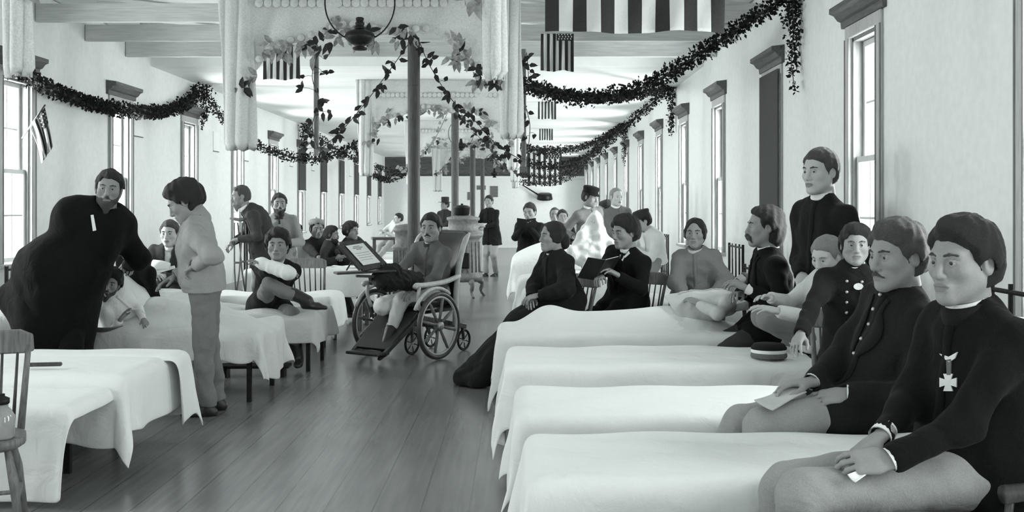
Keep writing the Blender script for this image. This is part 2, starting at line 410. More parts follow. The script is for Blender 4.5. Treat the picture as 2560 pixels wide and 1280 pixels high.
# ---- windows
def make_window(X, sx, shade=0., first=None):
    r = empty('window', (X, 0, 0)); r['kind'] = 'structure'
    w, z0, z1 = WIN_W, WIN_Z0, WIN_Z1
    b = MB(); c = .10                                   # casing boards on the room side
    for sy in (-1, 1): b.box((-sx * .012, sy * (w / 2 + c / 2), (z0 + z1) / 2), (.024, c, z1 - z0 + .02), bev=.006)
    b.box((-sx * .012, 0, z1 + c / 2), (.024, w + 2 * c, c), bev=.006)
    b.build('casing', 'casing_wood', r)
    b = MB()
    for sy in (-1, 1):
        b.box((sx * WT / 2, sy * (w / 2 - .014), (z0 + z1) / 2), (WT - .01, .026, z1 - z0))
        b.box((-sx * .026, sy * (w / 2 + c - .004), (z0 + z1) / 2), (.006, .016, z1 - z0))
        b.box((-sx * .026, sy * (w / 2 + .002), (z0 + z1) / 2), (.006, .016, z1 - z0))
    b.box((sx * WT / 2, 0, z1 - .014), (WT - .01, w, .026))
    b.build('jamb', 'jamb_wood', r)
    b = MB()                                            # moulded cornice
    pr = [(0, 0), (-.03, 0), (-.035, .05), (-.06, .06), (-.09, .10), (-.125, .115), (-.125, .155), (0, .17)]
    pts = [(-sx * -p[0] if False else sx * p[0], z1 + c + p[1]) for p in pr]
    if sx < 0: pts = pts[::-1]
    b.prism(pts, -w / 2 - c - .07, w / 2 + c + .07, 1)
    b.build('cornice', 'cornice_wood', r)
    MB().box((-sx * .03 + sx * .05, 0, z0 - .02), (.17, w + 2 * c + .06, .045), bev=.008).build('sill', 'casing_wood', r)
    zm = 1.86
    for nm, xo, a0, a1 in (('upper_sash', .10, zm - .03, z1 - .03), ('lower_sash', .05, z0 + .01, zm + .03)):
        b = MB(); ww = w - .06
        for sy in (-1, 1): b.box((sx * xo, sy * (ww / 2 - .022), (a0 + a1) / 2), (.04, .045, a1 - a0))
        for z in (a0 + .022, a1 - .022): b.box((sx * xo, 0, z), (.04, ww, .045))
        b.box((sx * xo, 0, (a0 + a1) / 2), (.02, .018, a1 - a0))
        b.box((sx * xo, 0, (a0 + a1) / 2), (.02, ww, .018))
        s_ = b.build(nm, 'sash_wood', r)
        MB().box((sx * xo, 0, (a0 + a1) / 2), (.004, ww - .06, a1 - a0 - .06)).build('pane', 'window_glass', s_)
    if shade:
        b = MB(); hh = (z1 - z0) * shade
        b.box((-sx * .045, 0, z1 + .05 - hh / 2), (.008, w + .16, hh))
        b.tube([(-sx * .045, -w / 2 - .08, z1 + .05 - hh), (-sx * .045, w / 2 + .08, z1 + .05 - hh)], .014)
        b.build('blind_reveal_shade', 'dark_shade', r)
    return r
kinds = {}
n = 0
for sx, X in ((1, XR), (-1, XL)):
    for y in WIN_Y:
        if y < 2.0: continue
        sh = 0.
        if sx > 0 and abs(y - WIN_Y[0] - WIN_S * round((11.25 - .47 - WIN_Y[0]) / WIN_S)) < .5: sh = .86
        if sx < 0 and y > 25: sh = .5  # half blinds added here stand in for the shaded upper reveals
        key = (sx, sh); n += 1
        if key not in kinds: r = kinds[key] = make_window(X, sx, sh)
        else: r = copy_tree(kinds[key])
        r.location = (X, y, 0); r.name = 'window_%d' % n
# ---- centre posts
for i in range(4):
    y = 12.9 + 8.6 * i
    b = MB(); b.lathe([(.074, 0), (.074, 3.54)], (XC, y, 0), n=20)
    b.lathe([(.1, 0), (.1, .1), (.08, .14)], (XC, y, 0), n=20)
    b.m = 1
    for z in (1.15, 2.95): b.lathe([(.0755, z), (.0765, z + .005), (.0755, z + .02)], (XC, y, 0), n=20, caps=False)
    o = b.build('support_post', ['post_paint', 'wood_dark'], smooth=True); structure(o)
    m = o.modifiers.new('e', 'EDGE_SPLIT'); m.split_angle = .6
# ---------------------------------------------------------------- camera, daylight
cam = bpy.data.cameras.new('camera'); co = bpy.data.objects.new('camera', cam); C.objects.link(co)
co.location = (0, 0, CAM_H); co.rotation_euler = (math.pi / 2, 0, 0)
cam.sensor_width = 36; cam.lens = F / 2560 * 36; cam.shift_x = (1280 - VX) / 2560; cam.shift_y = -(640 - VY) / 2560
cam.clip_end = 200; cam.clip_start = .05
bpy.context.scene.camera = co
sc = bpy.context.scene
w = bpy.data.worlds.new('overcast'); sc.world = w; w.use_nodes = True
bg = w.node_tree.nodes['Background']; bg.inputs[0].default_value = (.97, 1, .99, 1); bg.inputs[1].default_value = 1.0
for sx, X in ((1, XR), (-1, XL)):                       # daylight through each window
    for y in WIN_Y:
        if y < 1: continue
        l = bpy.data.lights.new('window_daylight', 'AREA'); l.shape = 'RECTANGLE'; l.size = WIN_Z1 - WIN_Z0; l.size_y = WIN_W
        l.energy = 72 if y < 9 else 122; l.color = (.97, 1, .99)
        o = bpy.data.objects.new('window_daylight', l); C.objects.link(o)
        o.location = (X + sx * (WT + .02), y, (WIN_Z0 + WIN_Z1) / 2); o.rotation_euler = (0, sx * math.pi / 2, 0)
sc.view_settings.view_transform = 'Standard'; sc.view_settings.look = 'None'; sc.view_settings.gamma = 1
sc.view_settings.exposure = 0.70; sc.view_settings.use_curve_mapping = False
sc.cycles.use_denoising = True; sc.cycles.max_bounces = 6; sc.cycles.diffuse_bounces = 4; sc.cycles.transparent_max_bounces = 8
sc.cycles.sample_clamp_indirect = 6
# ================================================================ people
# ---- heads, in head space: x to the person's left, y forward, z up, metres
def head_mesh(vox, female=False, thin=0.):
    f = Fld((-.11, -.15, -.24), (.11, .15, .14), vox)
    f.ell((0, -.012, .035), (.075, .096, .083), .01)
    f.ell((0, .028, -.03), (.061, .062, .085), .04)
    jw = .040 if female else .046
    for s in (-1, 1):
        f.cone((s * jw, .01, -.055), (s * .012, .072, -.098), .026, .018, .035)
        f.ell((s * .044, .060, -.022), (.020 - thin, .020, .018), .03)
        f.cone((s * .012, .083, .026), (s * .043, .070, .024), .011, .009, .018)
    f.ell((0, .082, -.100), (.020, .016, .014), .02)
    for s in (-1, 1): f.ell((s * .032, .094, .003), (.020, .016, .0100), .012, op='sub')
    f.cone((0, .087, .018), (0, .110, -.030), .0075, .0125, .014)
    f.ell((0, .105, -.034), (.0115, .011, .009), .008)
    for s in (-1, 1):
        f.ell((s * .0125, .097, -.036), (.0075, .010, .0075), .006)
    for s in (-1, 1):
        f.cone((s * .0170, .0830, .003), (s * .0300, .0885, .0098), .0030, .0034, .003); f.cone((s * .0300, .0885, .0098), (s * .0460, .0780, .003), .0034, .0028, .003)
        f.cone((s * .0170, .0830, .002), (s * .0310, .0870, -.0064), .0028, .0030, .003); f.cone((s * .0310, .0870, -.0064), (s * .0460, .0780, .002), .0030, .0028, .003)
    lw = .021 if female else .024
    f.ell((0, .088, -.066), (.026, .014, .018), .02)
    f.ell((0, .098, -.062), (lw, .0075, .0055), .008)
    f.ell((0, .096, -.0735), (lw * .8, .0075, .0062), .008)
    f.cone((-lw, .098, -.0675), (0, .106, -.0675), .0022, .0028, .004, op='sub'); f.cone((lw, .098, -.0675), (0, .106, -.0675), .0022, .0028, .004, op='sub')
    for s in (-1, 1):
        f.ell((s * .079, -.010, -.008), (.009, .021, .032), .01); f.ell((s * .087, -.006, -.004), (.006, .011, .018), .006, op='sub')
    nr = .047 if female else .055
    f.cone((0, -.020, -.06), (0, -.030, -.145), nr, nr + .002, .03)
    V, Q = f.mesh(); n0 = len(V)
    c = V[Q].mean(1); mi = np.zeros(len(Q), int)
    lip = ((c[:, 0] / (lw + .002)) ** 2 + ((c[:, 2] + .0675) / .0125) ** 2 < 1) & (c[:, 1] > .085); mi[lip] = 1
    eV, eQ, eM = [V], [Q], [mi]; nb_ = n0
    for s in (-1, 1):
        mb = MB(); mb.ball((0, 0, 0), .0139, 16, 14, R=np.array([[1, 0, 0], [0, 0, 1], [0, -1., 0]])); e = np.array(mb.V) + (s * .031, .0752, .002); q = np.array(mb.F)
        cc = e[q].mean(1); eV.append(e); eQ.append(q + nb_); nb_ += len(e)
        eM.append(np.where((cc[:, 0] - s * .031) ** 2 + (cc[:, 2] - .002) ** 2 < .0062 ** 2, 4, 3) * (cc[:, 1] > .0752) + 3 * (cc[:, 1] <= .0752))
    return np.concatenate(eV), np.concatenate(eQ), np.concatenate(eM)
_HD = {}
def head_proto(vox, female):
    k = (vox, female)
    if k not in _HD: _HD[k] = head_mesh(vox, female)
    return _HD[k]
# ---- hands, in hand space: wrist at origin, fingers along +y, back of the hand +z, thumb on +x (a left hand, palm down)
def hand_mesh(vox, curl):
    f = Fld((-.09, -.06, -.13), (.11, .23, .06), vox)
    f.cone((0, -.05, 0), (0, .0, 0), .026, .025, .01, flat=((0, 0, 1), .78))
    f.cone((0, .0, 0), (0, .03, -.001), .027, .033, .02, flat=((0, 0, 1), .5))
    f.cone((-.020, .035, 0), (-.022, .078, 0), .022, .019, .015, flat=((0, 0, 1), .62))
    f.cone((.018, .035, 0), (.022, .082, .001), .024, .020, .015, flat=((0, 0, 1), .62))
    spec = [(.031, .086, (.044, .026, .021), .0092, .10), (.0105, .092, (.050, .030, .022), .0096, .02),
            (-.0105, .088, (.046, .028, .021), .0092, -.05), (-.030, .078, (.036, .021, .019), .0082, -.14)]
    for i, (x, y, L, r, sp) in enumerate(spec):
        a = curl * (.8 + .12 * i) * .55; p = np.array([x, y - .012, 0.]); d0 = np.array([math.sin(sp), math.cos(sp), 0])
        for j in range(3):
            d = d0 * math.cos(a) + np.array([0, 0, -1.]) * math.sin(a)
            q = p + d * L[j]
            f.cone(p, q, r * (1 - .09 * j), r * (1 - .09 * (j + 1)), .0035)
            f.ell(q - d * .002, r * (1.0 - .07 * j), .003)
            p = q; a += curl * (.85 + .1 * i) * (1 if j == 0 else .7)
    t0 = np.array([.018, .018, -.006]); t1 = t0 + (.030, .028, -.012 - .010 * curl); t2 = t1 + np.array([.014 - .012 * curl, .030, -.008 - .010 * curl]); t3 = t2 + np.array([.004 - .014 * curl, .025, -.006 - .008 * curl])
    f.cone(t0, t1, .016, .0125, .012); f.cone(t1, t2, .0118, .0102, .004); f.cone(t2, t3, .0104, .0082, .004)
    return f.mesh()
_HN = {}
def hand_proto(vox, curl):
    k = (vox, curl)
    if k not in _HN: _HN[k] = hand_mesh(vox, curl)
    return _HN[k]
# ---- hair, beards, caps in head space
_HR = {}
def hair_mesh(kind, vox):
    k = (kind, vox)
    if k in _HR: return _HR[k]
    f = Fld((-.14, -.20, -.24), (.14, .15, .19), vox) if kind != 'brow' else Fld((-.07, .05, .0), (.07, .11, .05), vox)
    gz = .0
    if kind in ('short', 'thick', 'crop', 'side', 'long', 'recede'):
        t = {'short': .012, 'thick': .026, 'crop': .006, 'side': .018, 'long': .016, 'recede': .008}[kind]
        f.ell((0, -.014, .036), (.075 + t, .096 + t, .083 + t), .01)
        if kind in ('thick', 'side'): f.ell((.012, .02, .088), (.066, .065, .042), .03)
        zf = {'short': .070, 'thick': .062, 'crop': .078, 'side': .066, 'long': .085, 'recede': .100}[kind]
        f.plane((0, .078, zf), nrm((0, .74, -.67)), .02)                    # forehead to temple
        g = Fld((-.14, -.20, -.24), (.14, .15, .19), vox)
        g.ell((0, -.03, .0), (.078 + t, .082 + t * .8, .10), .01); g.plane((0, -.02, -.075), (0, -.15, -1), .01)
        g.plane((0, .008, 0), (0, 1, .0), .01)
        if kind == 'long':
            g.ell((0, -.055, -.055), (.088, .06, .085), .04); g.plane((0, .0, 0), (0, 1, -.1), .01)
        f.D = smin(f.D, g.D, .015)
        for s in (-1, 1): f.cone((s * .070, .018, .03), (s * .070, .012, -.02), .014 + t * .3, .009, .015)
        for s in (-1, 1): f.ell((s * .086, -.006, -.012), (.022, .020, .030), .008, op='sub')
        f.ripple(.0026 + t * .07, 95, 3, [(1, .2, 0), (1, 0, .6), (0, 1, .4)]); f.ripple(.0012, 240, 4, [(1, .2, 0), (1, 0, .6)])
    elif kind == 'bun':                                                       # centre parting, hair over the ears into a net
        f.ell((0, -.014, .034), (.085, .102, .089), .01)
        for s in (-1, 1): f.ell((s * .066, -.005, -.012), (.026, .050, .050), .03)
        f.ell((0, .080, .002), (.056, .062, .078), .012, op='sub')
        f.ell((0, .06, -.075), (.075, .09, .06), .012, op='sub')
        f.plane((0, -.01, -.065), (0, .2, -1), .02)
        f.cone((0, .10, .116), (0, -.06, .135), .006, .004, .012, op='sub')
        f.ripple(.0022, 110, 5, [(0, .4, 1), (.3, 1, .4)])
        f.ell((0, -.095, -.045), (.068, .052, .070), .012)
    elif kind == 'brow':
        for s_ in (-1, 1):
            f.cone((s_ * .014, .0950, .0225), (s_ * .030, .0930, .0275), .0034, .0044, .004); f.cone((s_ * .030, .0930, .0275), (s_ * .051, .0790, .0230), .0044, .0026, .004)
        f.ripple(.0008, 220, 8, [(1, 0, .3)])
    elif kind == 'beard':
        f.ell((0, .045, -.085), (.054, .056, .050), .02)
        f.cone((0, .078, -.105), (0, .070, -.150), .032, .020, .02)
        for s in (-1, 1): f.cone((s * .064, .012, -.01), (s * .045, .045, -.08), .014, .022, .02)
        for s in (-1, 1): f.cone((s * .004, .104, -.053), (s * .034, .084, -.072), .010, .007, .01)
        f.ell((0, .105, -.072), (.018, .016, .008), .008, op='sub')
        f.ripple(.003, 95, 8, [(1, 0, .2), (.4, 1, .2)])
    elif kind == 'moustache':
        for s in (-1, 1): f.cone((s * .003, .108, -.053), (s * .030, .093, -.068), .0068, .0035, .006)
    elif kind == 'drooping':
        for s in (-1, 1):
            f.cone((s * .003, .110, -.052), (s * .026, .100, -.066), .012, .011, .01); f.cone((s * .026, .100, -.066), (s * .037, .088, -.096), .011, .006, .01)
        f.ripple(.0015, 150, 8, [(1, 0, .2)])
    V, Q = f.mesh()
    _HR[k] = (V, Q); return _HR[k]
def cap_mesh(kind):
    b = MB()
    if kind == 'cap':                                                         # soft forage cap with a peak
        b.lathe([(.092, .050), (.097, .056), (.100, .085), (.106, .112), (.098, .128), (.05, .137), (.001, .139)], (0, -.012, 0), n=28, caps=False)
        vs = []
        for k in range(13):
            a = math.pi * (.12 + .76 * k / 12); vs.append((math.cos(a) * .094, math.sin(a) * .094 - .012, .056))
        out = [(x * 1.05, y + .045 * math.sin(math.pi * (.12 + .76 * i / 12)), z - .022) for i, (x, y, z) in enumerate(vs)]
        n = len(vs); V = vs + out + [(x, y, z + .004) for x, y, z in vs] + [(x, y, z + .004) for x, y, z in out]
        b.add(V, [(i, i + 1, n + i + 1, n + i) for i in range(n - 1)] + [(2 * n + i, 3 * n + i, 3 * n + i + 1, 2 * n + i + 1) for i in range(n - 1)] + [(n + i, n + i + 1, 3 * n + i + 1, 3 * n + i) for i in range(n - 1)])
    elif kind == 'hat':                                                       # tall crown, wide brim
        b.lathe([(.09, .052), (.175, .062), (.178, .068), (.095, .064), (.098, .18), (.09, .197), (.001, .2)], (0, -.012, 0), n=32, caps=False)
    elif kind == 'fatigue':                                                   # flopped-over soft crown
        b.lathe([(.088, .044), (.098, .050), (.106, .075), (.104, .100), (.085, .122), (.05, .132), (.012, .136), (.010, .150), (.001, .152)], (0, -.012, 0), np.array(rotx(.16)), n=28, caps=False)
    return b
def ik(S, W, l1, l2, hint):
    S = np.asarray(S, float); W = np.asarray(W, float); d = W - S; L = np.linalg.norm(d); u = nrm(d)
    Lc = min(L, (l1 + l2) * .999); a = (l1 * l1 - l2 * l2 + Lc * Lc) / (2 * Lc); h = math.sqrt(max(0, l1 * l1 - a * a))
    hh = nrm(np.asarray(hint, float) - u * np.dot(hint, u))
    return S + u * a + hh * h, S + u * Lc
def basis(yaw, pitch=0., roll=0.):
    y, p, r = map(math.radians, (yaw, pitch, roll))
    f = np.array([-math.sin(y), -math.cos(y), 0.]); l = np.array([math.cos(y), -math.sin(y), 0.]); u = np.array([0, 0, 1.])
    f2 = f * math.cos(p) - u * math.sin(p); u2 = u * math.cos(p) + f * math.sin(p)          # pitch > 0 looks down
    l2 = l * math.cos(r) - u2 * math.sin(r); u3 = u2 * math.cos(r) + l * math.sin(r)         # roll > 0 tips to the left
    return np.stack([l2, f2, u3], 1)                                                        # columns left, forward, up
def xf(V, R, t, s=1.): return (np.asarray(V) * s) @ R.T + t
def leaf_dir(a): return nrm(a)
PEOPLE = {}
def person(label, pel, hc, yaw, s=None, hs=1., head=None, bow=.0, twist=0., lod=1, group=None,
           lh=None, rh=None, le=(.6, -.4, -.7), re=(-.6, -.4, -.7), lhd=None, rhd=None, lhn=None, rhn=None, lcurl=.35, rcurl=.35,
           lf=None, rf=None, lk=None, rk=None, stump=None, footdir=None,
           top='wool_navy', top_hem=-.10, fit=1., sleeve=1., cuff=None, collar=None, shirt=None, tie=None, vest=None,
           bottom='wool_grey', skirt=None, apron=None, shoes='leather_black', hair=('short', 'hair_dark'), beard=None, cap=None,
           female=False, skin='skin', buttons=(), placket=True, lapels=False, cape=None, legs=True, seed=0, open_front=False, boots=None, rolled=False, coat_tail=None, lap=True, tl=1., kl=None, kr=None):
    pel = np.asarray(pel, float); hc = np.asarray(hc, float)
    if s is None: s = np.linalg.norm(hc - pel) / .66
    vox = {0: .0075, 1: .011, 2: .016}[lod]; hv = {0: .0036, 1: .0046, 2: .007}[lod]; fv = {0: .0032, 1: .0042, 2: .006}[lod]
    B = basis(yaw); L0, F0, U = B[:, 0], B[:, 1], B[:, 2]
    hy, hp, hr = (yaw, 0, 0) if head is None else (tuple(head) + (0, 0, 0))[:3]
    HB = basis(hy, hp, hr)
    base = hc - HB[:, 2] * .125 * s * hs - HB[:, 1] * .02 * s                 # neck meets the head
    sp = base - pel; u = nrm(sp); u_h = u
    F1 = nrm(F0 - u * np.dot(F0, u))
    Bt = basis(yaw + twist); Lt = nrm(Bt[:, 0] - u * np.dot(Bt[:, 0], u)); Ft = np.cross(Lt, u)
    Ln = np.linalg.norm(sp)
    def spine(t): return pel + sp * t - F1 * bow * s * math.sin(math.pi * t) * 1.0
    waist, chest, shc, neck = spine(.28), spine(.58), spine(.82), spine(.98)
    wd = .155 if female else .172
    SL, SR = shc + Lt * wd * s - u * .012 * s, shc - Lt * wd * s - u * .012 * s
    def loc(v): return Lt * v[0] + Ft * v[1] + u * v[2]
    HL, HR = pel + L0 * .09 * s - U * .03 * s, pel - L0 * .09 * s - U * .03 * s
    if lh is None: lh = HL + F0 * .36 * s + U * .13 * s - L0 * .02
    if rh is None: rh = HR + F0 * .36 * s + U * .13 * s + L0 * .02
    EL, WL = ik(SL, lh, .285 * s, .255 * s, loc(le)); ER, WR = ik(SR, rh, .285 * s, .255 * s, loc(re))
    AL = HL + F0 * .45 * s + U * (.1 - HL[2]) if lf is None else np.asarray(lf, float)
    AR = HR + F0 * .45 * s + U * (.1 - HR[2]) if rf is None else np.asarray(rf, float)
    KL, AL = ik(HL, AL, .43 * s * tl, .42 * s, (F0 + U * .3) if lk is None else lk); KR, AR = ik(HR, AR, .43 * s * tl, .42 * s, (F0 + U * .3) if rk is None else rk)
    if kl is not None: KL = np.asarray(kl, float); AL = np.asarray(lf, float)
    if kr is not None: KR = np.asarray(kr, float); AR = KR + np.array([0, 0, -.3]) if rf is None else np.asarray(rf, float)
    O = np.array([pel[0], pel[1], 0.])
    J = dict(SL=SL, SR=SR, EL=EL, ER=ER, WL=WL, WR=WR, HL=HL, HR=HR, KL=KL, KR=KR, AL=AL, AR=AR, neck=neck, shc=shc, chest=chest, waist=waist, hc=hc, u=u, F=Ft, L=Lt, HB=HB, pel=pel, s=s, hs=hs, F0=F0, L0=L0)
    pts = [pel, hc, SL, SR, EL, ER, WL, WR, KL, KR, AL, AR]; lo = np.min(pts, 0) - .26; hi = np.max(pts, 0) + .26
    # ---- body: one continuous skin mesh
    f = Fld(lo, hi, max(vox, .011))
    f.cone(pel, waist, .115 * s, .105 * s, .03, (F1, .72)); f.cone(waist, chest, .105 * s, .125 * s, .05, (Ft, .68)); f.cone(chest, shc, .125 * s, .085 * s, .05, (Ft, .65))
    f.cone(SL, SR, .055 * s, .055 * s, .05); f.cone(shc, neck, .07 * s, .045 * s, .03)
    for a, b_, c_ in ((SL, EL, WL), (SR, ER, WR)): f.cone(a, b_, .048 * s, .038 * s, .02); f.cone(b_, c_, .038 * s, .024 * s, .01)
    if legs:
        for a, b_, c_, q in ((HL, KL, AL, 'l'), (HR, KR, AR, 'r')):
            f.cone(a, b_, .075 * s, .052 * s, .03)
            if stump != q: f.cone(b_, c_, .050 * s, .036 * s, .02)
    V, Q = f.mesh(); mi = np.zeros(len(Q), int); Vs, Qs, Ms = [V - O], [Q], [mi]; nv = len(V)
    hV, hQ, hM = head_proto(hv, female); Vs.append(xf(hV, HB, hc, s * hs) - O); Qs.append(hQ[:, ::-1] + nv); Ms.append(hM); nv += len(hV)
    for W, E, hd, hn, cu, mir in ((WL, EL, lhd, lhn, lcurl, False), (WR, ER, rhd, rhn, rcurl, True)):
        d = nrm(W - E) if hd is None else nrm(hd)
        z = np.asarray(hn, float) if hn is not None else U + .3 * (Lt if not mir else -Lt)
        z = nrm(z - d * np.dot(z, d)); x = np.cross(d, z)                      # thumb side
        if mir: x = -x
        # a left hand (palm down, fingers ahead) has its thumb towards the body's right
        x = np.cross(d, z) if not mir else -np.cross(d, z)
        a, q = hand_proto(fv, cu); R = np.stack([x, d, z], 1)
        Vs.append(xf(a, R, W + d * .01 * s, s) - O); Qs.append((q if not mir else q[:, ::-1]) + nv); Ms.append(np.zeros(len(q), int)); nv += len(a)
    root = mk('person', np.concatenate(Vs), np.concatenate(Qs), [skin, 'lip', 'brow', 'eye_white', 'eye_iris'], None, True, np.concatenate(Ms), O)
    tag(root, label, 'person', group); jk = None
    def part(name, fld, m): V, Q = fld.mesh(); return mk(name, V - O, Q, m, root)
    # ---- upper garment
    if top:
        f = Fld(lo, hi, vox)
        k = fit; hem = pel + u * top_hem * s
        f.cone(pel - u * .03 * s, waist, .162 * s * k, .148 * s * k, .05, (F1, .74)); f.cone(waist, chest, .148 * s * k, .162 * s * k, .08, (Ft, .70)); f.cone(chest, shc, .160 * s * k, .118 * s, .08, (Ft, .68))
        f.cone(SL, SR, .068 * s, .068 * s, .06); f.cone(shc, neck - u * .035 * s, .090 * s, .060 * s, .06)
        if top_hem < -.12 and not (lf is None and rf is None):
            pass
        f.cone(pel - u * .03 * s, pel + u * (top_hem - .1) * s, .162 * s * k, .178 * s * k, .05, (F1, .82))
        for h_ in (HL, HR): f.cone(waist + (h_ - waist) * .3, h_ + u * min(0, top_hem) * s, .128 * s * k, (.122 + .10 * max(0, -top_hem - .08)) * s * k, .06)
        for a, b_, c_, g in ((SL, EL, WL, 1), (SR, ER, WR, -1)):
            f.cone(a, b_, .070 * s, .056 * s * sleeve, .035); e = c_ - nrm(c_ - b_) * .022 * s
            f.cone(b_, e, .056 * s * sleeve, (.043 if sleeve < 1.2 else .05) * s, .02)
        if lap and legs and top_hem <= -.12:
            for a, b_ in ((HL, KL), (HR, KR)): f.cone(a, a + (b_ - a) * .45, .116 * s, .104 * s, .05)
        f.ripple(.0058 * s, 24, seed + 11, [(.2, .3, 1), (1, .4, .5)]); f.ripple(.0034 * s, 58, seed + 5)
        for a, b_, c_ in ((SL, EL, WL), (SR, ER, WR)):                         # open cuffs
            d = nrm(c_ - b_); e = c_ - d * .004 * s; f.ell(e + d * .03 * s, (.043 * s, .043 * s, .043 * s), .006, op='sub')
        f.plane(pel + u * (top_hem) * s, -u_dir(u, U), .012)
        f.cone(neck, hc, .058 * s, .07 * s, .01, op='sub')
        if open_front:
            a = shc - u * .02 + Ft * .1 * s; f.cone(neck + Ft * .05 * s, waist + Ft * .14 * s, .045 * s, .012, .02, op='sub')
        jk = part('jacket' if not female else 'bodice', f, top)
        def surf(col, t, lift=.002):
            q = f.hit(spine(t) + Lt * col * s, Ft + .0 * u); return None if q is None else q + Ft * lift - O
        def strip(name, rows, m):                        # thin sewn-on strip that follows the cloth: rows of surface points
            rows = [r for r in rows if all(p is not None for p in r)]
            if len(rows) < 3: return
            k_ = len(rows[0]); V = [p for r in rows for p in r]; n_ = len(rows)
            o_ = mk(name, V, [(i * k_ + j, i * k_ + j + 1, (i + 1) * k_ + j + 1, (i + 1) * k_ + j) for i in range(n_ - 1) for j in range(k_ - 1)], m, root, True)
            md = o_.modifiers.new('s', 'SOLIDIFY'); md.thickness = .005; md.offset = 0
        if placket and not open_front:
            strip('placket', [[surf(c_ + .012, t, .001) for c_ in (-.016, 0, .016)] for t in np.linspace(.93, top_hem / .6 + .06, 22)], top)
        if lapels:
            for g in (-1, 1):
                strip('lapel', [[surf(g * (.010 + .030 * (1 - w_) + (.055 * math.sin(math.pi * min(1, (1 - w_) * 1.25)) * .9 + .018) * q_), .34 + .56 * (1 - w_) , .006) for q_ in (0, .5, 1)] for w_ in np.linspace(1, 0, 14)], top)
        for (col, t0, t1, nb, m, r) in buttons:
            for i in range(nb):
                p = surf(col, t0 + (t1 - t0) * i / max(1, nb - 1), .004)
                if p is not None: MB().ball(p, (r, r, r), 8, 6).build('button', m, root, True)
        if shirt or open_front:
            g = Fld(chest - .3, neck + .2, vox)
            g.cone(waist, chest, .118 * s, .135 * s, .05, (Ft, .68)); g.cone(chest, shc, .134 * s, .095 * s, .05, (Ft, .66)); g.cone(shc, neck - u * .02, .088 * s, .055 * s, .05)
            g.cone(neck, hc, .053 * s, .07 * s, .01, op='sub')
            part('shirt', g, shirt or 'cotton_white')
    def ring(name, m, r, z0, h, tilt=.25, gap=.0):
        mb = MB(); n = 28; nrings = [(0, 0), (.004, h * .5), (.001, h), (-.006, h), (-.003, h * .5), (-.007, 0)]
        up = nrm(u * .75 + HB[:, 2] * .25); fw = nrm(Ft - up * np.dot(Ft, up)); fw2 = nrm(fw); up2 = nrm(up + fw * tilt * -1); x = np.cross(fw2, up); 
        V = []; 
        for (dr, dz) in nrings:
            for i in range(n):
                a = math.pi * 2 * i / n
                V.append(neck - O + up * (z0 + dz) * s + ((r + dr) * (math.cos(a) * x + math.sin(a) * fw2 * 1.04) - up * tilt * r * math.sin(a) + fw2 * .012) * s)
        Fc = [(j * n + i, j * n + (i + 1) % n, ((j + 1) % 6) * n + (i + 1) % n, ((j + 1) % 6) * n + i) for j in range(6) for i in range(n)]
        mb.add(V, [q[::-1] for q in Fc]); return mb.build(name, m, root, True)
    if collar: ring('collar', collar, .074, -.036, .056)
    if shirt: ring('shirt_collar', shirt, .0615, -.022, .050)
    if tie:
        fld = g if open_front else f
        def sf(c_, t, lift): q = fld.hit(spine(t) + Lt * c_ * s, Ft); return None if q is None else q + Ft * lift - O
        c_ = sf(0, .93, .008); mb = MB()
        if c_ is not None:
            for sg in (-1, 1):
                P = [p for p in (c_, sf(sg * .03, .925, .010), sf(sg * .055, .915, .008)) if p is not None]
                if len(P) == 3: mb.tube(P, [.006, .013 * s, .008 * s], 8)
            P = [p for p in (c_, sf(.004, .86, .006), sf(.008, .78, .006)) if p is not None]
            if len(P) == 3: mb.tube(P, [.008, .012 * s, .014 * s], 8)
            mb.ball(c_, .012 * s); mb.build('necktie', tie, root, True)
    if cuff:
        for a, b_ in ((EL, WL), (ER, WR)):
            d = nrm(b_ - a); b_ = b_ - O; mb = MB(); mb.tube([b_ - d * .05 * s, b_ + d * .004 * s], [.036 * s, .037 * s], 16, caps=False); mb.tube([b_ + d * .004 * s, b_ - d * .05 * s], [.034 * s, .033 * s], 16, caps=False)
            mb.build('shirt_cuff', cuff, root, True)
    # ---- trousers
    if bottom and legs and not skirt:
        f = Fld(lo, hi, vox)
        f.cone(HL, HR, .100 * s, .100 * s, .06); f.cone(pel, waist - u * .03, .135 * s, .128 * s, .05, (F1, .78))
        for a, b_, c_, q in ((HL, KL, AL, 'l'), (HR, KR, AR, 'r')):
            f.cone(a, b_, .100 * s, .074 * s, .05)
            if stump == q:
                f.ell(b_ + nrm(b_ - a) * .02, .078 * s, .03); continue
            e = b_ + (c_ - b_) * (.62 if boots else 1.)
            f.cone(b_, e, .072 * s, (.058 if not boots else .062) * s, .03)
        f.ripple(.0060 * s, 22, seed + 21, [(.2, .3, 1), (1, .4, .5)]); f.ripple(.0032 * s, 56, seed + 7)
        for b_, c_, q in ((KL, AL, 'l'), (KR, AR, 'r')):
            if stump == q or boots: continue
            d = nrm(c_ - b_); f.ell(c_ + d * .075 * s, .085 * s, .008, op='sub')
        part('trousers', f, bottom)
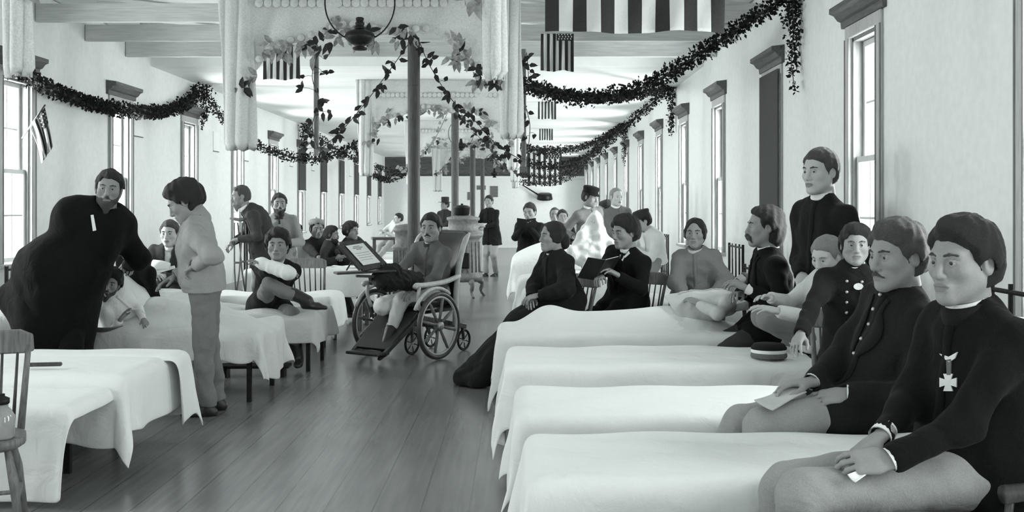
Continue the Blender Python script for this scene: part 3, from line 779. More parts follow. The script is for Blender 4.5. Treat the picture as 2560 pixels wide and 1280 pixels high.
    if shoes and legs and not skirt:
        for K, A, q in ((KL, AL, 'l'), (KR, AR, 'r')):
            if stump == q: continue
            sh = nrm(A - K)
            fd = F0 if footdir is None else np.asarray(footdir[0 if q == 'l' else 1], float)
            fd = nrm(fd - sh * np.dot(fd, sh) * .0); f = Fld(np.minimum(A, A + fd * .25) - .2, np.maximum(A, A + fd * .25) + .2, min(vox, .010))
            dn = nrm(sh - fd * np.dot(sh, fd)) if abs(np.dot(sh, fd)) < .95 else nrm(np.array([0, 0, -1.]))
            h = A + dn * .055 * s
            f.cone(A - sh * (.14 if boots else .05) * s, A + dn * .02, (.054 if boots else .036) * s, .040 * s, .03); f.cone(h - fd * .035 * s, h + fd * .09 * s, .036 * s, .036 * s, .03)
            f.cone(h + fd * .09 * s, h + fd * .165 * s + dn * .008 * s, .038 * s, .028 * s, .03, (dn, .75)); f.plane(A + dn * .092 * s, dn, .006)
            if boots: f.cone(K + (A - K) * .5, A, .058 * s, .046 * s, .03)
            part('boot' if boots else 'shoe', f, shoes)
    if skirt:
        f = Fld(np.minimum(lo, np.min(skirt['floor'], 0) - .2), np.maximum(hi, np.max(skirt['floor'], 0) + .2), vox)
        f.cone(waist, pel, .14 * s, .19 * s, .05, (F1, .85)); f.cone(HL, KL, .13 * s, .12 * s, .1); f.cone(HR, KR, .13 * s, .12 * s, .1); f.cone(HL, HR, .17, .17, .1)
        KM = (KL + KR) / 2; f.cone(KL, KR, .12, .12, .1); f.cone(pel, KM, .15, .13, .12)
        for p in skirt['floor']:
            p = np.asarray(p, float); f.cone(KM + (p - KM) * .08 - U * .0, p, .125, .085, .09)
        f.ripple(.010, 20, seed + 31, [nrm(np.cross(F0, U)), nrm(L0 + F0 * .4)], 4); f.ripple(.004, 45, seed + 3, [L0])
        f.plane((0, 0, .012), (0, 0, -1), .01)
        part('skirt', f, skirt['mat'])
    if cape: cape(root, O, J, vox)
    # ---- head dress, hair and beard share their mesh between people
    def onhead(name, V, Q, m, sm=True):
        Q = Q[:, ::-1] if isinstance(Q, np.ndarray) else [q[::-1] for q in Q]; return mk(name, xf(V, HB, hc, s * hs) - O, Q, m, root, sm)
    onhead('eyebrows', *hair_mesh('brow', {0: .0026, 1: .0034, 2: .0048}[lod]), 'brow' if hair and hair[1] != 'hair_fair' else 'hair_fair')
    if hair: onhead('hair', *hair_mesh(hair[0], {0: .0055, 1: .007, 2: .009}[lod]), hair[1])
    if beard:
        for bk in (beard[0] if isinstance(beard[0], (list, tuple)) else [beard[0]]): onhead('moustache' if bk != 'beard' else 'beard', *hair_mesh(bk, .0045), beard[1])
    if cap: b_ = cap_mesh(cap[0]); onhead('cap' if cap[0] != 'hat' else 'hat', np.array(b_.V), b_.F, cap[1])
    J['root'] = root; J['O'] = O; J['jacket'] = jk
    PEOPLE[label] = J
    return J
def u_dir(u, U):
    return nrm(u * .6 + U * .4)
# ================================================================ beds, covers, chairs
def make_bed(L=1.9, W=.72, zt=.5, head=1.05, headrods=True, inset=.02):
    """iron cot: local x runs from the head (0) to the foot (L), y across"""
    r = empty('iron_bed')
    h = W / 2
    b = MB()
    for sy in (-1, 1): b.beam((0, sy * (h - .02), zt - .14), (L, sy * (h - .02), zt - .14), .035, .04)
    for x in (.0, L): b.beam((x, -h + .02, zt - .14), (x, h - .02, zt - .14), .035, .04)
    for k in range(6): b.beam((.15 + k * (L - .3) / 5, -h + .02, zt - .15), (.15 + k * (L - .3) / 5, h - .02, zt - .15), .05, .008)
    b.build('frame', 'iron_black', r)
    for sy in (-1, 1):
        MB().beam((L - inset, sy * (h - .03), 0), (L - inset, sy * (h - .03), zt - .12), .035, .035, (1, 0, 0)).build('leg', 'iron_black', r)
        MB().beam((.0, sy * (h - .03), 0), (.0, sy * (h - .03), head), .022, .022, (1, 0, 0)).build('leg', 'iron_black', r)
    if headrods:
        b = MB()
        for k in range(1, 4): b.tube([(0, -h + .03 + k * (W - .06) / 4, zt - .14), (0, -h + .03 + k * (W - .06) / 4, head)], .009, 6)
        for z in (head - .03, zt + .12): b.tube([(0, -h + .03, z), (0, h - .03, z)], .010, 6)
        b.build('headboard', 'iron_black', r)
    b = MB(); b.box((L / 2, 0, zt - .075), (L - .02, W - .04, .13), bev=.04); m = b.build('mattress', 'sheet_grey', r, True)
    return r
def bedspread(name, base, rz, L, W, zt, dn, df, dfoot, mat_='sheet_white', mound=None, seed=0, a0=.0, step=.035, fold=1., floorz=.02, ragged=0., label=None, cat='bedspread', group=None, cornk=1.):
    """cloth over a bed: dn / df hang on local -y / +y, dfoot beyond the foot"""
    g = np.random.default_rng(seed); ph = g.random(12) * 6.28
    na = max(6, int((L - a0 + dfoot) / step)); nb = max(6, int((W + dn + df) / step))
    A = np.linspace(a0, L + dfoot, na); Bv = np.linspace(-W / 2 - dn, W / 2 + df, nb)
    a, b = np.meshgrid(A, Bv, indexing='ij')
    ca = np.minimum(a, L); cb = np.clip(b, -W / 2, W / 2)
    da = np.maximum(0, a - L); db = np.abs(b - cb); sb = np.sign(b)
    lim = np.where(sb < 0, dn, df)
    hem = 1 + ragged * (.6 * np.sin(a * 7 + b * 5 + ph[0]) + .4 * np.sin(a * 17 - b * 13 + ph[1]))
    r = np.hypot(da, db) * hem; r = np.where((da > 0) & (db > 0), r * (1 - .14 * cornk * np.sin(2 * np.arctan2(db, np.maximum(da, 1e-6)))), r)
    dx, dy = da / np.maximum(np.hypot(da, db), 1e-6), db * sb / np.maximum(np.hypot(da, db), 1e-6)
    R = .045; an = np.minimum(r / R, math.pi / 2); out = R * np.sin(an); down = R * (1 - np.cos(an)) + np.maximum(0, r - R * math.pi / 2)
    per = np.where(da > db, b * 1.0 + 3, a * 1.0)
    fo = np.sin(per * 9 + ph[2] + .8 * np.sin(per * 4 + ph[3])) * .6 + np.sin(per * 17 + ph[4]) * .35 + .3
    out = out + np.minimum(1, down / .35) * (.026 * fo * fold + .008) + (da > 0) * (db > 0) * .16 * down * (2 * dx * np.abs(dy))
    z = zt - down
    if mound is not None: z = z + mound(ca, cb) * np.exp(-down / .10)
    z = z + (.008 + .012 * max(0, fold - 1)) * fold * (np.sin(a * 8 + b * 5 + ph[5] + 1.5 * np.sin(b * 7 + ph[6])) * np.sin(b * 11 - a * 3 + ph[7])) * (down < .05) + .006
    ex = np.maximum(0, floorz - z); z = np.maximum(z, floorz + .004 * np.sin(a * 23 + b * 31)); out = out + ex * .35
    x = ca + dx * out; y = cb + dy * out
    V = np.stack([x, y, z], -1).reshape(-1, 3)
    i, j = np.meshgrid(np.arange(na - 1), np.arange(nb - 1), indexing='ij')
    q = np.stack([i * nb + j, (i + 1) * nb + j, (i + 1) * nb + j + 1, i * nb + j + 1], -1).reshape(-1, 4)
    o = mk(name, V, q, mat_, None, True)
    m = o.modifiers.new('s', 'SOLIDIFY'); m.thickness = .008; m.offset = 1
    m = o.modifiers.new('u', 'SUBSURF'); m.levels = m.render_levels = 1
    o.location = base; o.rotation_euler = (0, 0, rz)
    return tag(o, label, cat, group)
def pillow(loc, size, rot=(0, 0, 0), m='sheet_white', label=None, group=None, seed=0):
    n = 22; u, v = np.meshgrid(np.linspace(-1, 1, n), np.linspace(-1, 1, n), indexing='ij')
    e = np.clip((1 - u ** 4) * (1 - v ** 4), 0, 1) ** .45; g = np.random.default_rng(seed); p = g.random(4) * 6
    w = 1 + .10 * np.sin(3 * u + p[0] + 2 * v) + .08 * np.sin(5 * v + p[1] - 2 * u)
    sh = 1 - .10 * (1 - u ** 2) * 0 - .06 * (np.abs(u * v)) * -1
    X = u * size[0] / 2 * (1 - .05 * (1 - v ** 2)); Y = v * size[1] / 2 * (1 - .05 * (1 - u ** 2)); V = []
    for s in (1, -1): V.append(np.stack([X, Y, s * e * w * size[2] / 2], -1).reshape(-1, 3))
    i, j = np.meshgrid(np.arange(n - 1), np.arange(n - 1), indexing='ij')
    q = np.stack([i * n + j, (i + 1) * n + j, (i + 1) * n + j + 1, i * n + j + 1], -1).reshape(-1, 4)
    o = mk('pillow', np.concatenate(V), np.concatenate([q, q[:, ::-1] + n * n]), m, None, True)
    o.location = loc; o.rotation_euler = rot
    return tag(o, label, 'pillow', group)
def windsor_chair(arms=False):
    """spindle-back wooden chair facing local -y, seat at .45"""
    r = empty('windsor_chair'); b = MB()
    n = 28; P = []
    for k in range(n):
        t = 2 * math.pi * k / n; P.append((.215 * math.copysign(abs(math.cos(t)) ** .7, math.cos(t)), .205 * math.copysign(abs(math.sin(t)) ** .7, math.sin(t))))
    V = [(x, y, .455) for x, y in P] + [(x * .9, y * .9, .462) for x, y in P] + [(x * .5, y * .5, .448) for x, y in P] + [(x, y, .425) for x, y in P] + [(x * .9, y * .9, .410) for x, y in P]
    Fc = []
    for a, c in ((0, 1), (1, 2)): Fc += [(a * n + k, a * n + (k + 1) % n, c * n + (k + 1) % n, c * n + k) for k in range(n)]
    Fc.append(tuple(2 * n + k for k in range(n)))
    for a, c in ((3, 0), (4, 3)): Fc += [(a * n + k, a * n + (k + 1) % n, c * n + (k + 1) % n, c * n + k) for k in range(n)]
    Fc.append(tuple(4 * n + k for k in range(n))[::-1]); b.add(V, Fc); b.build('seat', 'wood_mid', r, True)
    for sx in (-1, 1):
        for sy in (-1, 1):
            MB().tube([(sx * .14, sy * .13, .43), (sx * .17, sy * .17, .28), (sx * .205, sy * .215, .0)], [.014, .022, .013], 10).build('leg', 'wood_mid', r, True)
    b = MB()
    for sx in (-1, 1): b.tube([(sx * .185, -.185, .19), (sx * .185, .185, .19)], [.010, .010], 8)
    b.tube([(-.185, 0, .19), (.185, 0, .19)], .010, 8); b.build('stretcher', 'wood_mid', r, True)
    zt = .86 if not arms else .84
    b = MB()
    for k in range(6):
        x = -.15 + .06 * k; b.tube([(x, .165, .45), (x * 1.12, .235, zt - .03)], [.009, .006], 8)
    b.build('spindle', 'wood_dark', r, True)
    for sx in (-1, 1): MB().tube([(sx * .185, .15, .45), (sx * .215, .235, zt - .02)], [.017, .013], 8).build('back_post', 'wood_mid', r, True)
    pts = [(-.24, zt - .05), (-.235, zt + .03), (-.18, zt + .055), (.18, zt + .055), (.235, zt + .03), (.24, zt - .05), (.2, zt - .06), (-.2, zt - .06)]
    b = MB(); b.prism(pts, .225, .255, 1); b.build('top_rail', 'wood_mid', r, bevel=.008)
    if arms:
        for sx in (-1, 1):
            b = MB(); b.tube([(sx * .21, .21, .68), (sx * .27, .02, .675), (sx * .255, -.17, .665)], [.018, .022, .028], 10); b.tube([(sx * .25, -.14, .66), (sx * .2, -.12, .45)], [.012, .014], 8)
            b.build('armrest', 'wood_dark', r, True)
    return r
CH = {}
def chair(x, y, yaw, label, arms=False, group=None):
    """yaw as for people: the side the sitter faces"""
    if arms not in CH: r = CH[arms] = windsor_chair(arms)
    else: r = copy_tree(CH[arms])
    r.location = (x, y, 0); r.rotation_euler = (0, 0, -math.radians(yaw)); tag(r, label, 'chair')
    return r
BED = {}
def bed(foot_x, y, rz_right, label, zt=.5, L=1.9, W=.72, head=1.05, inset=.02):
    """right-hand beds have the foot at low x, left-hand beds at high x"""
    k = (zt, L, W, head, inset)
    if k not in BED: r = BED[k] = make_bed(L, W, zt, head, True, inset)
    else: r = copy_tree(BED[k])
    if rz_right: r.location = (foot_x + L, y, 0); r.rotation_euler = (0, 0, math.pi)
    else: r.location = (foot_x - L, y, 0); r.rotation_euler = (0, 0, 0)
    tag(r, label, 'bed'); return r
def rect_mound(list_):
    def f(a, b):
        z = 0
        for (ca, cb, sa, sb_, h) in list_: z = z + h * np.exp(-((a - ca) / sa) ** 2 - ((b - cb) / sb_) ** 2)
        return z
    return f
def cover(which, foot_x, y, zt, **k):
    L = k.pop('L', 1.9)
    if which == 'r': return bedspread(k.pop('name', 'bedspread'), (foot_x + L, y, 0), math.pi, L + .02, k.pop('W', .74), zt, k.pop('dfar', .5), k.pop('dnear', .5), k.pop('dfoot', .5), **k)
    return bedspread(k.pop('name', 'bedspread'), (foot_x - L, y, 0), 0, L + .02, k.pop('W', .74), zt, k.pop('dnear', .5), k.pop('dfar', .5), k.pop('dfoot', .5), **k)
# ---- right-hand row, nearest first: (far edge, width, top height, foot x)
bed(.14, 2.80, True, 'iron bed nearest the lens at right, under a white cover', .56, W=.66)
cover('r', .12, 2.80, .60, W=.68, seed=1, a0=.1, label='white bedspread in the foreground, nearest the lens, before the soldier with the cross medal', dfoot=.58, dnear=.3, dfar=.3)
bed(.12, 3.98, True, 'iron bed between the two front soldiers, under a white cover', .55, W=.68, L=1.7, head=1.22)
cover('r', .10, 3.98, .585, L=1.7, W=.72, seed=2, a0=.1, label='white bedspread behind the knees of the soldier with the cross medal', dfoot=.56, dnear=.3, dfar=.3, ragged=.03)
bed(.08, 5.22, True, 'iron bed behind the soldier holding a white paper', .53, W=.72)
cover('r', .06, 5.22, .565, W=.76, seed=3, a0=.1, label='white bedspread beyond the soldier with a paper, third from the lens at right', dfoot=.50, dnear=.35, dfar=.3, ragged=.05)
bed(.02, 6.75, True, 'iron bed under the white cover that carries the cap', .53, W=.78)
cover('r', .0, 6.75, .57, W=.82, seed=4, a0=.1, mound=rect_mound([(.9, 0, .6, .3, .02)]), label='white bedspread with a banded cap lying on it', dfoot=.50, dnear=.4, dfar=.3, ragged=.04)
bed(-.06, 8.35, True, 'iron bed of the covered patient beside the seated woman in black', .52, W=.80)
cover('r', -.08, 8.35, .56, W=.84, seed=5, a0=.1, mound=rect_mound([(1.1, 0, .55, .30, .13), (.55, -.05, .3, .26, .12), (1.6, 0, .18, .2, .12)]), label='white bedspread humped over a patient beside the woman in black', dfoot=.50, dnear=.45, dfar=.4, ragged=.05)
# ---- right-hand row beyond the seated group
for i, (y, fx, lab) in enumerate([(10.6, .25, 'white-covered bed right behind the seated gentleman with the open book'), (12.4, .15, 'white-covered bed behind the woman in the grey dress'),
                                  (14.6, .1, 'white-covered bed under the sheet held by the standing orderly'), (17.6, .0, 'tall white-covered bed before the young man reading'), (20.4, .1, 'white-covered bed under the young man reading in dark clothes'), (23.4, .1, 'white-covered bed by the two small distant sitters'), (27, .1, 'small distant white-covered bed near the right-hand wall')]):
    bed(fx, y, True, 'iron bedstead under the ' + lab.replace('-covered bed', ' bedspread'), .52, head=1.15)
    cover('r', fx - .02, y, .56, seed=20 + i, step=.07, label=lab.replace('-covered bed', ' bedspread on the bed'), mound=(rect_mound([(1.3, 0, .7, .5, .40)]) if y == 17.6 else rect_mound([(1., 0, .8, .3, .10)])), dfoot=.48, dnear=.45, dfar=.2)
# ---- left-hand row
bed(-2.24, 6.48, False, 'iron bed in front of the bending doctor, its black leg showing', .52, W=.80, L=2.0, inset=.30)
cover('l', -2.24, 6.46, .565, W=.86, seed=6, L=2.0, label='white bedspread with a hanging pointed corner, in front of the bending doctor', dnear=.42, dfar=.2, dfoot=.36, ragged=.05, fold=.7, cornk=.2)
cover('l', -2.18, 6.84, .58, name='folded_blanket', W=.22, L=2.0, seed=16, label='white blanket folded along the far side of the pointed-corner bedspread', dnear=.06, dfar=.45, dfoot=.46, fold=.6, ragged=.03, cat='blanket')
cover('l', -2.30, 5.70, .50, name='white_sheet', W=.50, L=1.6, seed=26, label='white sheet hanging to the floor beside the near left chair', dnear=.50, dfar=.05, dfoot=.10, fold=.9, cat='sheet')
bed(-2.05, 8.75, False, 'iron bed of the bearded patient tended by the doctor', .50, W=.84)
cover('l', -2.05, 8.75, .545, name='grey_blanket', W=.88, seed=7, mat_='sheet_grey', mound=rect_mound([(.75, .05, .45, .30, .20), (1.35, .0, .4, .25, .12), (1.45, .12, .10, .2, .10)]), label='rumpled pale grey blanket over the bearded patient', dnear=.25, dfar=.3, dfoot=.42, ragged=.10, fold=2.0, cat='blanket', a0=.35)
bed(-1.90, 10.30, False, 'iron bed the man with the bandaged arm sits on', .49, W=.78)
cover('l', -1.90, 10.30, .525, W=.82, seed=8, label='pale bedspread under the man with the bandaged arm', dnear=.30, dfar=.3, dfoot=.30, ragged=.06, mat_='cotton_pale', fold=1.8)
bed(-2.05, 11.95, False, 'iron bed right behind the man with the bandaged arm', .50, W=.76)
cover('l', -2.05, 11.95, .535, W=.80, seed=9, label='white bedspread behind the man with the bandaged arm', dnear=.4, dfar=.3, dfoot=.38, ragged=.06, fold=1.4)
for i, (y, lab) in enumerate([(16.6, 'distant white bed behind the men at the table'), (19.2, 'second distant white bed past the table of men'), (22.5, 'distant white bed by the pale reclining man')]):
    bed(-2.2, y, False, 'iron bedstead of the ' + lab, .52, head=1.1)
    cover('l', -2.2, y, .56, seed=40 + i, step=.07, label='white bedspread on the ' + lab, dfoot=.45, dnear=.45, dfar=.2)
# ================================================================ the people of the ward
pa = lambda u, v, Y: at(u, v, Y)
# --- right: soldiers in the foreground
R1 = person('seated soldier nearest the lens in dark jacket with cross medal, hands clasped on his lap', pa(2430, 1155, 3.48), pa(2408, 652, 3.42), 74, kl=pa(2005, 1238, 3.27), kr=pa(1965, 1215, 3.45), lap=False, hs=1.10, lod=0, head=(62, 4, 0), bow=.03,
    lh=pa(2225, 1148, 3.22), rh=pa(2200, 1092, 3.34), lhd=(-.96, .1, -.12), rhd=(-.85, -.3, -.42), lcurl=.75, rcurl=.85, le=(.5, -.6, -.8), re=(-.5, -.5, -.8), lhn=(-.1, -.75, .65), rhn=(-.2, .2, 1),
    lf=(.80, 3.29, .1), rf=(.76, 3.47, .1), top='wool_black', top_hem=-.17, collar='wool_navy', shirt='cotton_white', cuff='cotton_white', bottom='wool_light', hair=('side', 'hair_dark'), fit=1.12, seed=1)
chair(1.50, 3.44, 72, 'wooden armchair under the soldier with the cross medal', arms=True)
R2 = person('seated soldier in dark sack coat holding a white paper, behind the clasped-hands soldier', pa(2195, 985, 4.60), pa(2242, 638, 4.52), 76, s=1.04, kl=pa(1905, 1066, 4.42), kr=pa(1855, 1056, 4.60), hs=1.12, lod=0, head=(66, 6, 0), bow=.02,
    lh=pa(2120, 985, 4.42), rh=pa(2030, 955, 4.50), lhd=(-.95, .1, -.15), rhd=(-1, -.05, -.1), lcurl=.45, rcurl=.5, le=(.6, -.6, -.8), re=(-.5, -.3, -.8), lhn=(0, -.5, .9), rhn=(0, .2, 1),
    lf=(.82, 4.44, .1), rf=(.74, 4.66, .1), top='wool_navy', top_hem=-.20, shirt='cotton_white', collar='wool_navy', lapels=True, cuff='cotton_white', bottom='wool_light', hair=('side', 'hair_mid'), beard=('moustache', 'hair_mid'), fit=1.1, seed=2,
    buttons=[(0., .35, .92, 5, 'brass', .009)])
chair(1.66, 4.60, 74, 'wooden chair under the soldier holding a paper')
R3 = person('seated soldier facing forward in double-breasted dark jacket with two rows of buttons', pa(2135, 860, 6.02), pa(2138, 612, 5.90), 18, hs=1.04, lod=0, head=(12, 2, 0),
    lh=pa(2085, 905, 5.62), rh=pa(1985, 868, 5.60), lcurl=.5, rcurl=.4, lf=(1.72, 5.62, .1), rf=(1.55, 5.66, .1), top='wool_navy', top_hem=-.10, collar='wool_navy', shirt='cotton_white', bottom='wool_mid', hair=('side', 'hair_dark'), fit=1.08, placket=False, seed=3,
    buttons=[(-.045, .12, .86, 7, 'brass', .009), (.045, .12, .86, 7, 'brass', .009)], re=(-.8, .2, -.6))
chair(1.86, 6.04, 18, 'wooden chair under the double-breasted soldier')
WS = person('seated man in a white shirt leaning forward, beside the long-haired man in black', pa(2040, 835, 6.86), pa(2066, 640, 6.72), 80, s=.92, hs=1.08, lod=1, head=(50, 20, 0), bow=.06,
    lh=pa(1945, 778, 6.52), rh=pa(1925, 745, 6.86), kl=pa(1920, 798, 6.76), kr=pa(1908, 790, 6.94), lf=pa(2010, 850, 6.84), rf=pa(2000, 848, 7.0), footdir=[(.9, 0, .2), (.9, 0, .2)], top='cotton_pale', top_hem=-.10, bottom='wool_grey', hair=('short', 'hair_fair'), skin='skin_pale', fit=1.1, seed=4)
MM = person('long-haired man with drooping moustache in black frock coat, seated in profile', pa(1935, 792, 8.02), pa(1912, 566, 7.92), 88, hs=1.16, lod=0, head=(92, 2, 0),
    lh=pa(1868, 722, 7.72), rh=pa(1850, 735, 7.86), lcurl=.7, rcurl=.6, lf=(1.30, 7.72, .1), rf=(1.3, 7.95, .1), top='wool_black', top_hem=-.24, shirt='cotton_white', cuff='cotton_white', lapels=True, bottom='wool_dark', hair=('long', 'hair_dark'), beard=('drooping', 'hair_mid'), fit=1.1, seed=5)
person('pale patient lying propped on the humped white bed, beside the long-haired man', pa(1715, 775, 8.36), pa(1857, 716, 8.30), 90, s=.85, hs=1.05, lod=1, head=(78, -30, 0), legs=False, bottom=None, shoes=None, lh=pa(1745, 758, 8.12), rh=pa(1755, 745, 8.52), le=(.8, 0, -.5), re=(-.8, 0, -.5), top='cotton_pale', top_hem=-.08, hair=('recede', 'hair_mid'), seed=33)
pillow(pa(1868, 742, 8.38), (.44, .50, .17), (0, -.25, 0), label='white pillow under the head of the patient on the humped bed', seed=8)
chair(1.90, 7.88, 88, 'wooden chair under the long-haired man in black')
person('standing man in dark jacket behind the seated white-shirted man, right of the dark window blind', pa(2060, 735, 7.5), pa(2050, 428, 7.42), 62, s=1.17, hs=1.08, lod=1, head=(55, 5, 0), lf=(2.1, 7.42, .1), rf=(2.08, 7.62, .1), lk=(-.6, -.6, .1), rk=(-.6, -.6, .1),
    lh=pa(2050, 700, 7.25), rh=pa(2005, 690, 7.4), top='wool_navy', top_hem=-.05, shirt='cotton_white', bottom='wool_mid', hair=('short', 'hair_mid'), skin='skin_pale', seed=6)
person('seated young woman in a grey gathered dress with dark netted hair, facing forward', pa(1748, 745, 9.62), pa(1738, 582, 9.50), 22, hs=1.16, lod=0, head=(18, 3, 0), female=True, hair=('bun', 'hair_dark'), s=.93, sleeve=1.55,
    lh=pa(1770, 742, 9.26), rh=pa(1712, 738, 9.22), le=(.9, -.1, -.6), re=(-.9, -.1, -.6), top='wool_grey', top_hem=-.04, collar='cotton_pale', skirt=dict(mat='wool_grey', floor=[(1.05, 9.1, .05), (1.3, 9.05, .05), (1.6, 9.05, .05), (1.9, 9.1, .05), (2.0, 9.5, .05)]), seed=7, fit=1.05)
chair(1.62, 9.62, 22, 'wooden chair under the woman in the grey dress')
GB = person('seated gentleman in black suit with bow tie holding a large open book', pa(1568, 745, 9.75), pa(1562, 580, 9.55), 48, hs=1.14, s=1.0, lod=0, head=(56, 8, 0),
    lh=pa(1545, 688, 9.22), rh=pa(1500, 690, 9.25), lcurl=.5, rcurl=.5, lf=(.70, 9.35, .1), rf=(.58, 9.5, .1), top='wool_black', top_hem=-.22, shirt='cotton_white', tie='wool_black', open_front=True, lapels=True, bottom='wool_black', hair=('thick', 'hair_dark'), fit=1.12, seed=8)
chair(1.03, 9.78, 48, 'wooden chair under the gentleman with the open book')
person('seated woman in black dress with white collar and long spread skirt', pa(1402, 742, 9.45), pa(1382, 590, 9.38), 58, hs=1.16, s=.93, lod=0, head=(66, 2, 0), female=True, hair=('bun', 'hair_dark'), sleeve=1.6,
    lh=pa(1348, 738, 9.12), rh=pa(1328, 742, 9.22), le=(.9, -.2, -.6), re=(-.9, -.2, -.6), lcurl=.5, rcurl=.5, top='wool_navy', top_hem=-.04, collar='cotton_white', fit=1.08,
    skirt=dict(mat='wool_navy', floor=[(-.46, 9.28, .05), (-.45, 9.12, .05), (-.32, 9.02, .05), (-.05, 9.06, .05), (.1, 9.15, .05), (-.40, 9.5, .05), (-.1, 9.75, .05)]), seed=9)
chair(.38, 9.48, 58, 'wooden chair under the woman in the black dress')
# --- right: far group
OR = person('standing orderly in grey jacket bending over a white sheet, far right', pa(1472, 615, 14.6), pa(1476, 492, 14.45), -35, s=.98, hs=1.08, lod=2, head=(-50, 15, 0), lf=(.92, 14.5, .09), rf=(1.08, 14.6, .09), lk=(0, -1, .2), rk=(0, -1, .2),
    lh=pa(1492, 560, 14.25), rh=pa(1435, 592, 14.25), top='wool_grey', top_hem=-.1, shirt='cotton_white', bottom='wool_grey', hair=('short', 'hair_dark'), cap=('cap', 'wool_navy'), seed=10)
person('standing pale-faced man in dark waistcoat beside the orderly with the sheet', pa(1545, 612, 15.7), pa(1541, 492, 15.6), -20, s=1.0, hs=1.05, lod=2, head=(-25, 5), lf=(1.40, 15.6, .09), rf=(1.52, 15.6, .09), lk=(0, -1, .1), rk=(0, -1, .1), top='wool_mid', top_hem=-.1, shirt='cotton_white', bottom='wool_grey', hair=('recede', 'hair_fair'), skin='skin_pale', seed=11)
person('dark-haired man half hidden between the orderly and the pale-faced man', pa(1522, 600, 16.4), pa(1516, 528, 16.3), 70, s=1.08, hs=1.25, lod=2, head=(80, 5), top='wool_dark', bottom='wool_dark', hair=('short', 'hair_dark'), lf=(1.2, 16.2, .1), rf=(1.2, 16.4, .1), seed=12)
person('man in white shirt and dark cap behind the gentleman with the book', pa(1632, 640, 12.5), pa(1606, 552, 12.35), 60, s=.85, hs=1.1, lod=2, head=(75, 18), bow=.05, top='cotton_white', bottom='wool_light', hair=('short', 'hair_dark'), cap=('cap', 'wool_dark'), lf=(1.2, 12.2, .1), rf=(1.15, 12.4, .1), seed=13, skin='skin_pale')
BK = person('distant young man in dark clothes seated reading, beyond the woman in black', pa(1322, 633, 19.6), pa(1324, 529, 19.5), 15, hs=1.12, lod=2, head=(20, 12), lh=pa(1322, 568, 19.2), rh=pa(1310, 566, 19.2), top='wool_navy', bottom='wool_dark', hair=('short', 'hair_dark'), lf=(.3, 19.1, .1), rf=(.15, 19.1, .1), seed=14)
person('distant seated man in dark coat just right of the young man reading', pa(1384, 621, 22.6), pa(1387, 537, 22.5), 5, hs=1.15, lod=2, top='wool_dark', bottom='wool_dark', hair=('recede', 'hair_mid'), lf=(.85, 22.1, .1), rf=(.7, 22.1, .1), seed=15)
person('distant seated man in dark coat, second right of the young man reading', pa(1408, 626, 21.4), pa(1406, 542, 21.3), -5, hs=1.15, lod=2, top='wool_navy', bottom='wool_dark', hair=('short', 'hair_dark'), lf=(.98, 20.9, .1), rf=(.85, 20.9, .1), seed=16)
# --- centre
TR = person('standing man in dark coat and pale trousers carrying a basin, beside the iron stove', pa(1230, 590, 23.9), pa(1222, 503, 23.8), 35, hs=1.05, lod=2, s=1.0, head=(20, 6), lf=pa(1240, 682, 23.8), rf=pa(1215, 683, 23.7), lk=(-.3, -1, .1), rk=(-.3, -1, .1), lh=pa(1212, 566, 23.5), rh=pa(1188, 566, 23.6), lcurl=.6, rcurl=.6,
    top='wool_navy', top_hem=-.2, bottom='wool_light', hair=('short', 'hair_dark'), seed=17, fit=1.1)
person('distant standing man in a wide-brimmed tall hat behind the posts', pa(1114, 575, 28), pa(1112, 512, 28), 30, hs=1.05, s=1.0, lod=2, head=(50, 0), lf=(-1.85, 27.9, .09), rf=(-1.95, 27.9, .09), lk=(0, -1, .1), rk=(0, -1, .1), top='wool_dark', bottom='wool_dark', hair=('short', 'hair_dark'), cap=('hat', 'wool_dark'), seed=18)
WY = 10.95
WC = person('man with an amputated leg sitting in the wheelchair, grey jacket and bandaged stump', pa(1080, 722, 11.20), pa(1077, 569, 11.08), 33, hs=1.20, s=1.0, lod=0, head=(14, 3, 0),
    lh=pa(1036, 722, 10.78), rh=pa(985, 695, 10.75), lcurl=.7, rcurl=.5, lhd=(-.6, -.6, -.4), rhd=(-.7, -.7, .0), le=(.9, -.3, -.6), re=(-.7, -.2, -.6),
    lf=pa(966, 858, 10.52), kl=pa(1002, 752, 10.80), kr=pa(962, 764, 10.82), stump='r', footdir=[(-.45, -.7, -.45), (-.5, -.8, 0)], top='wool_mid', top_hem=-.10, lap=False, collar='wool_dark', shirt='cotton_pale', bottom='cotton_pale', boots=True, shoes='leather_black', hair=('short', 'hair_dark'), beard=('moustache', 'hair_dark'), seed=19, fit=1.06)
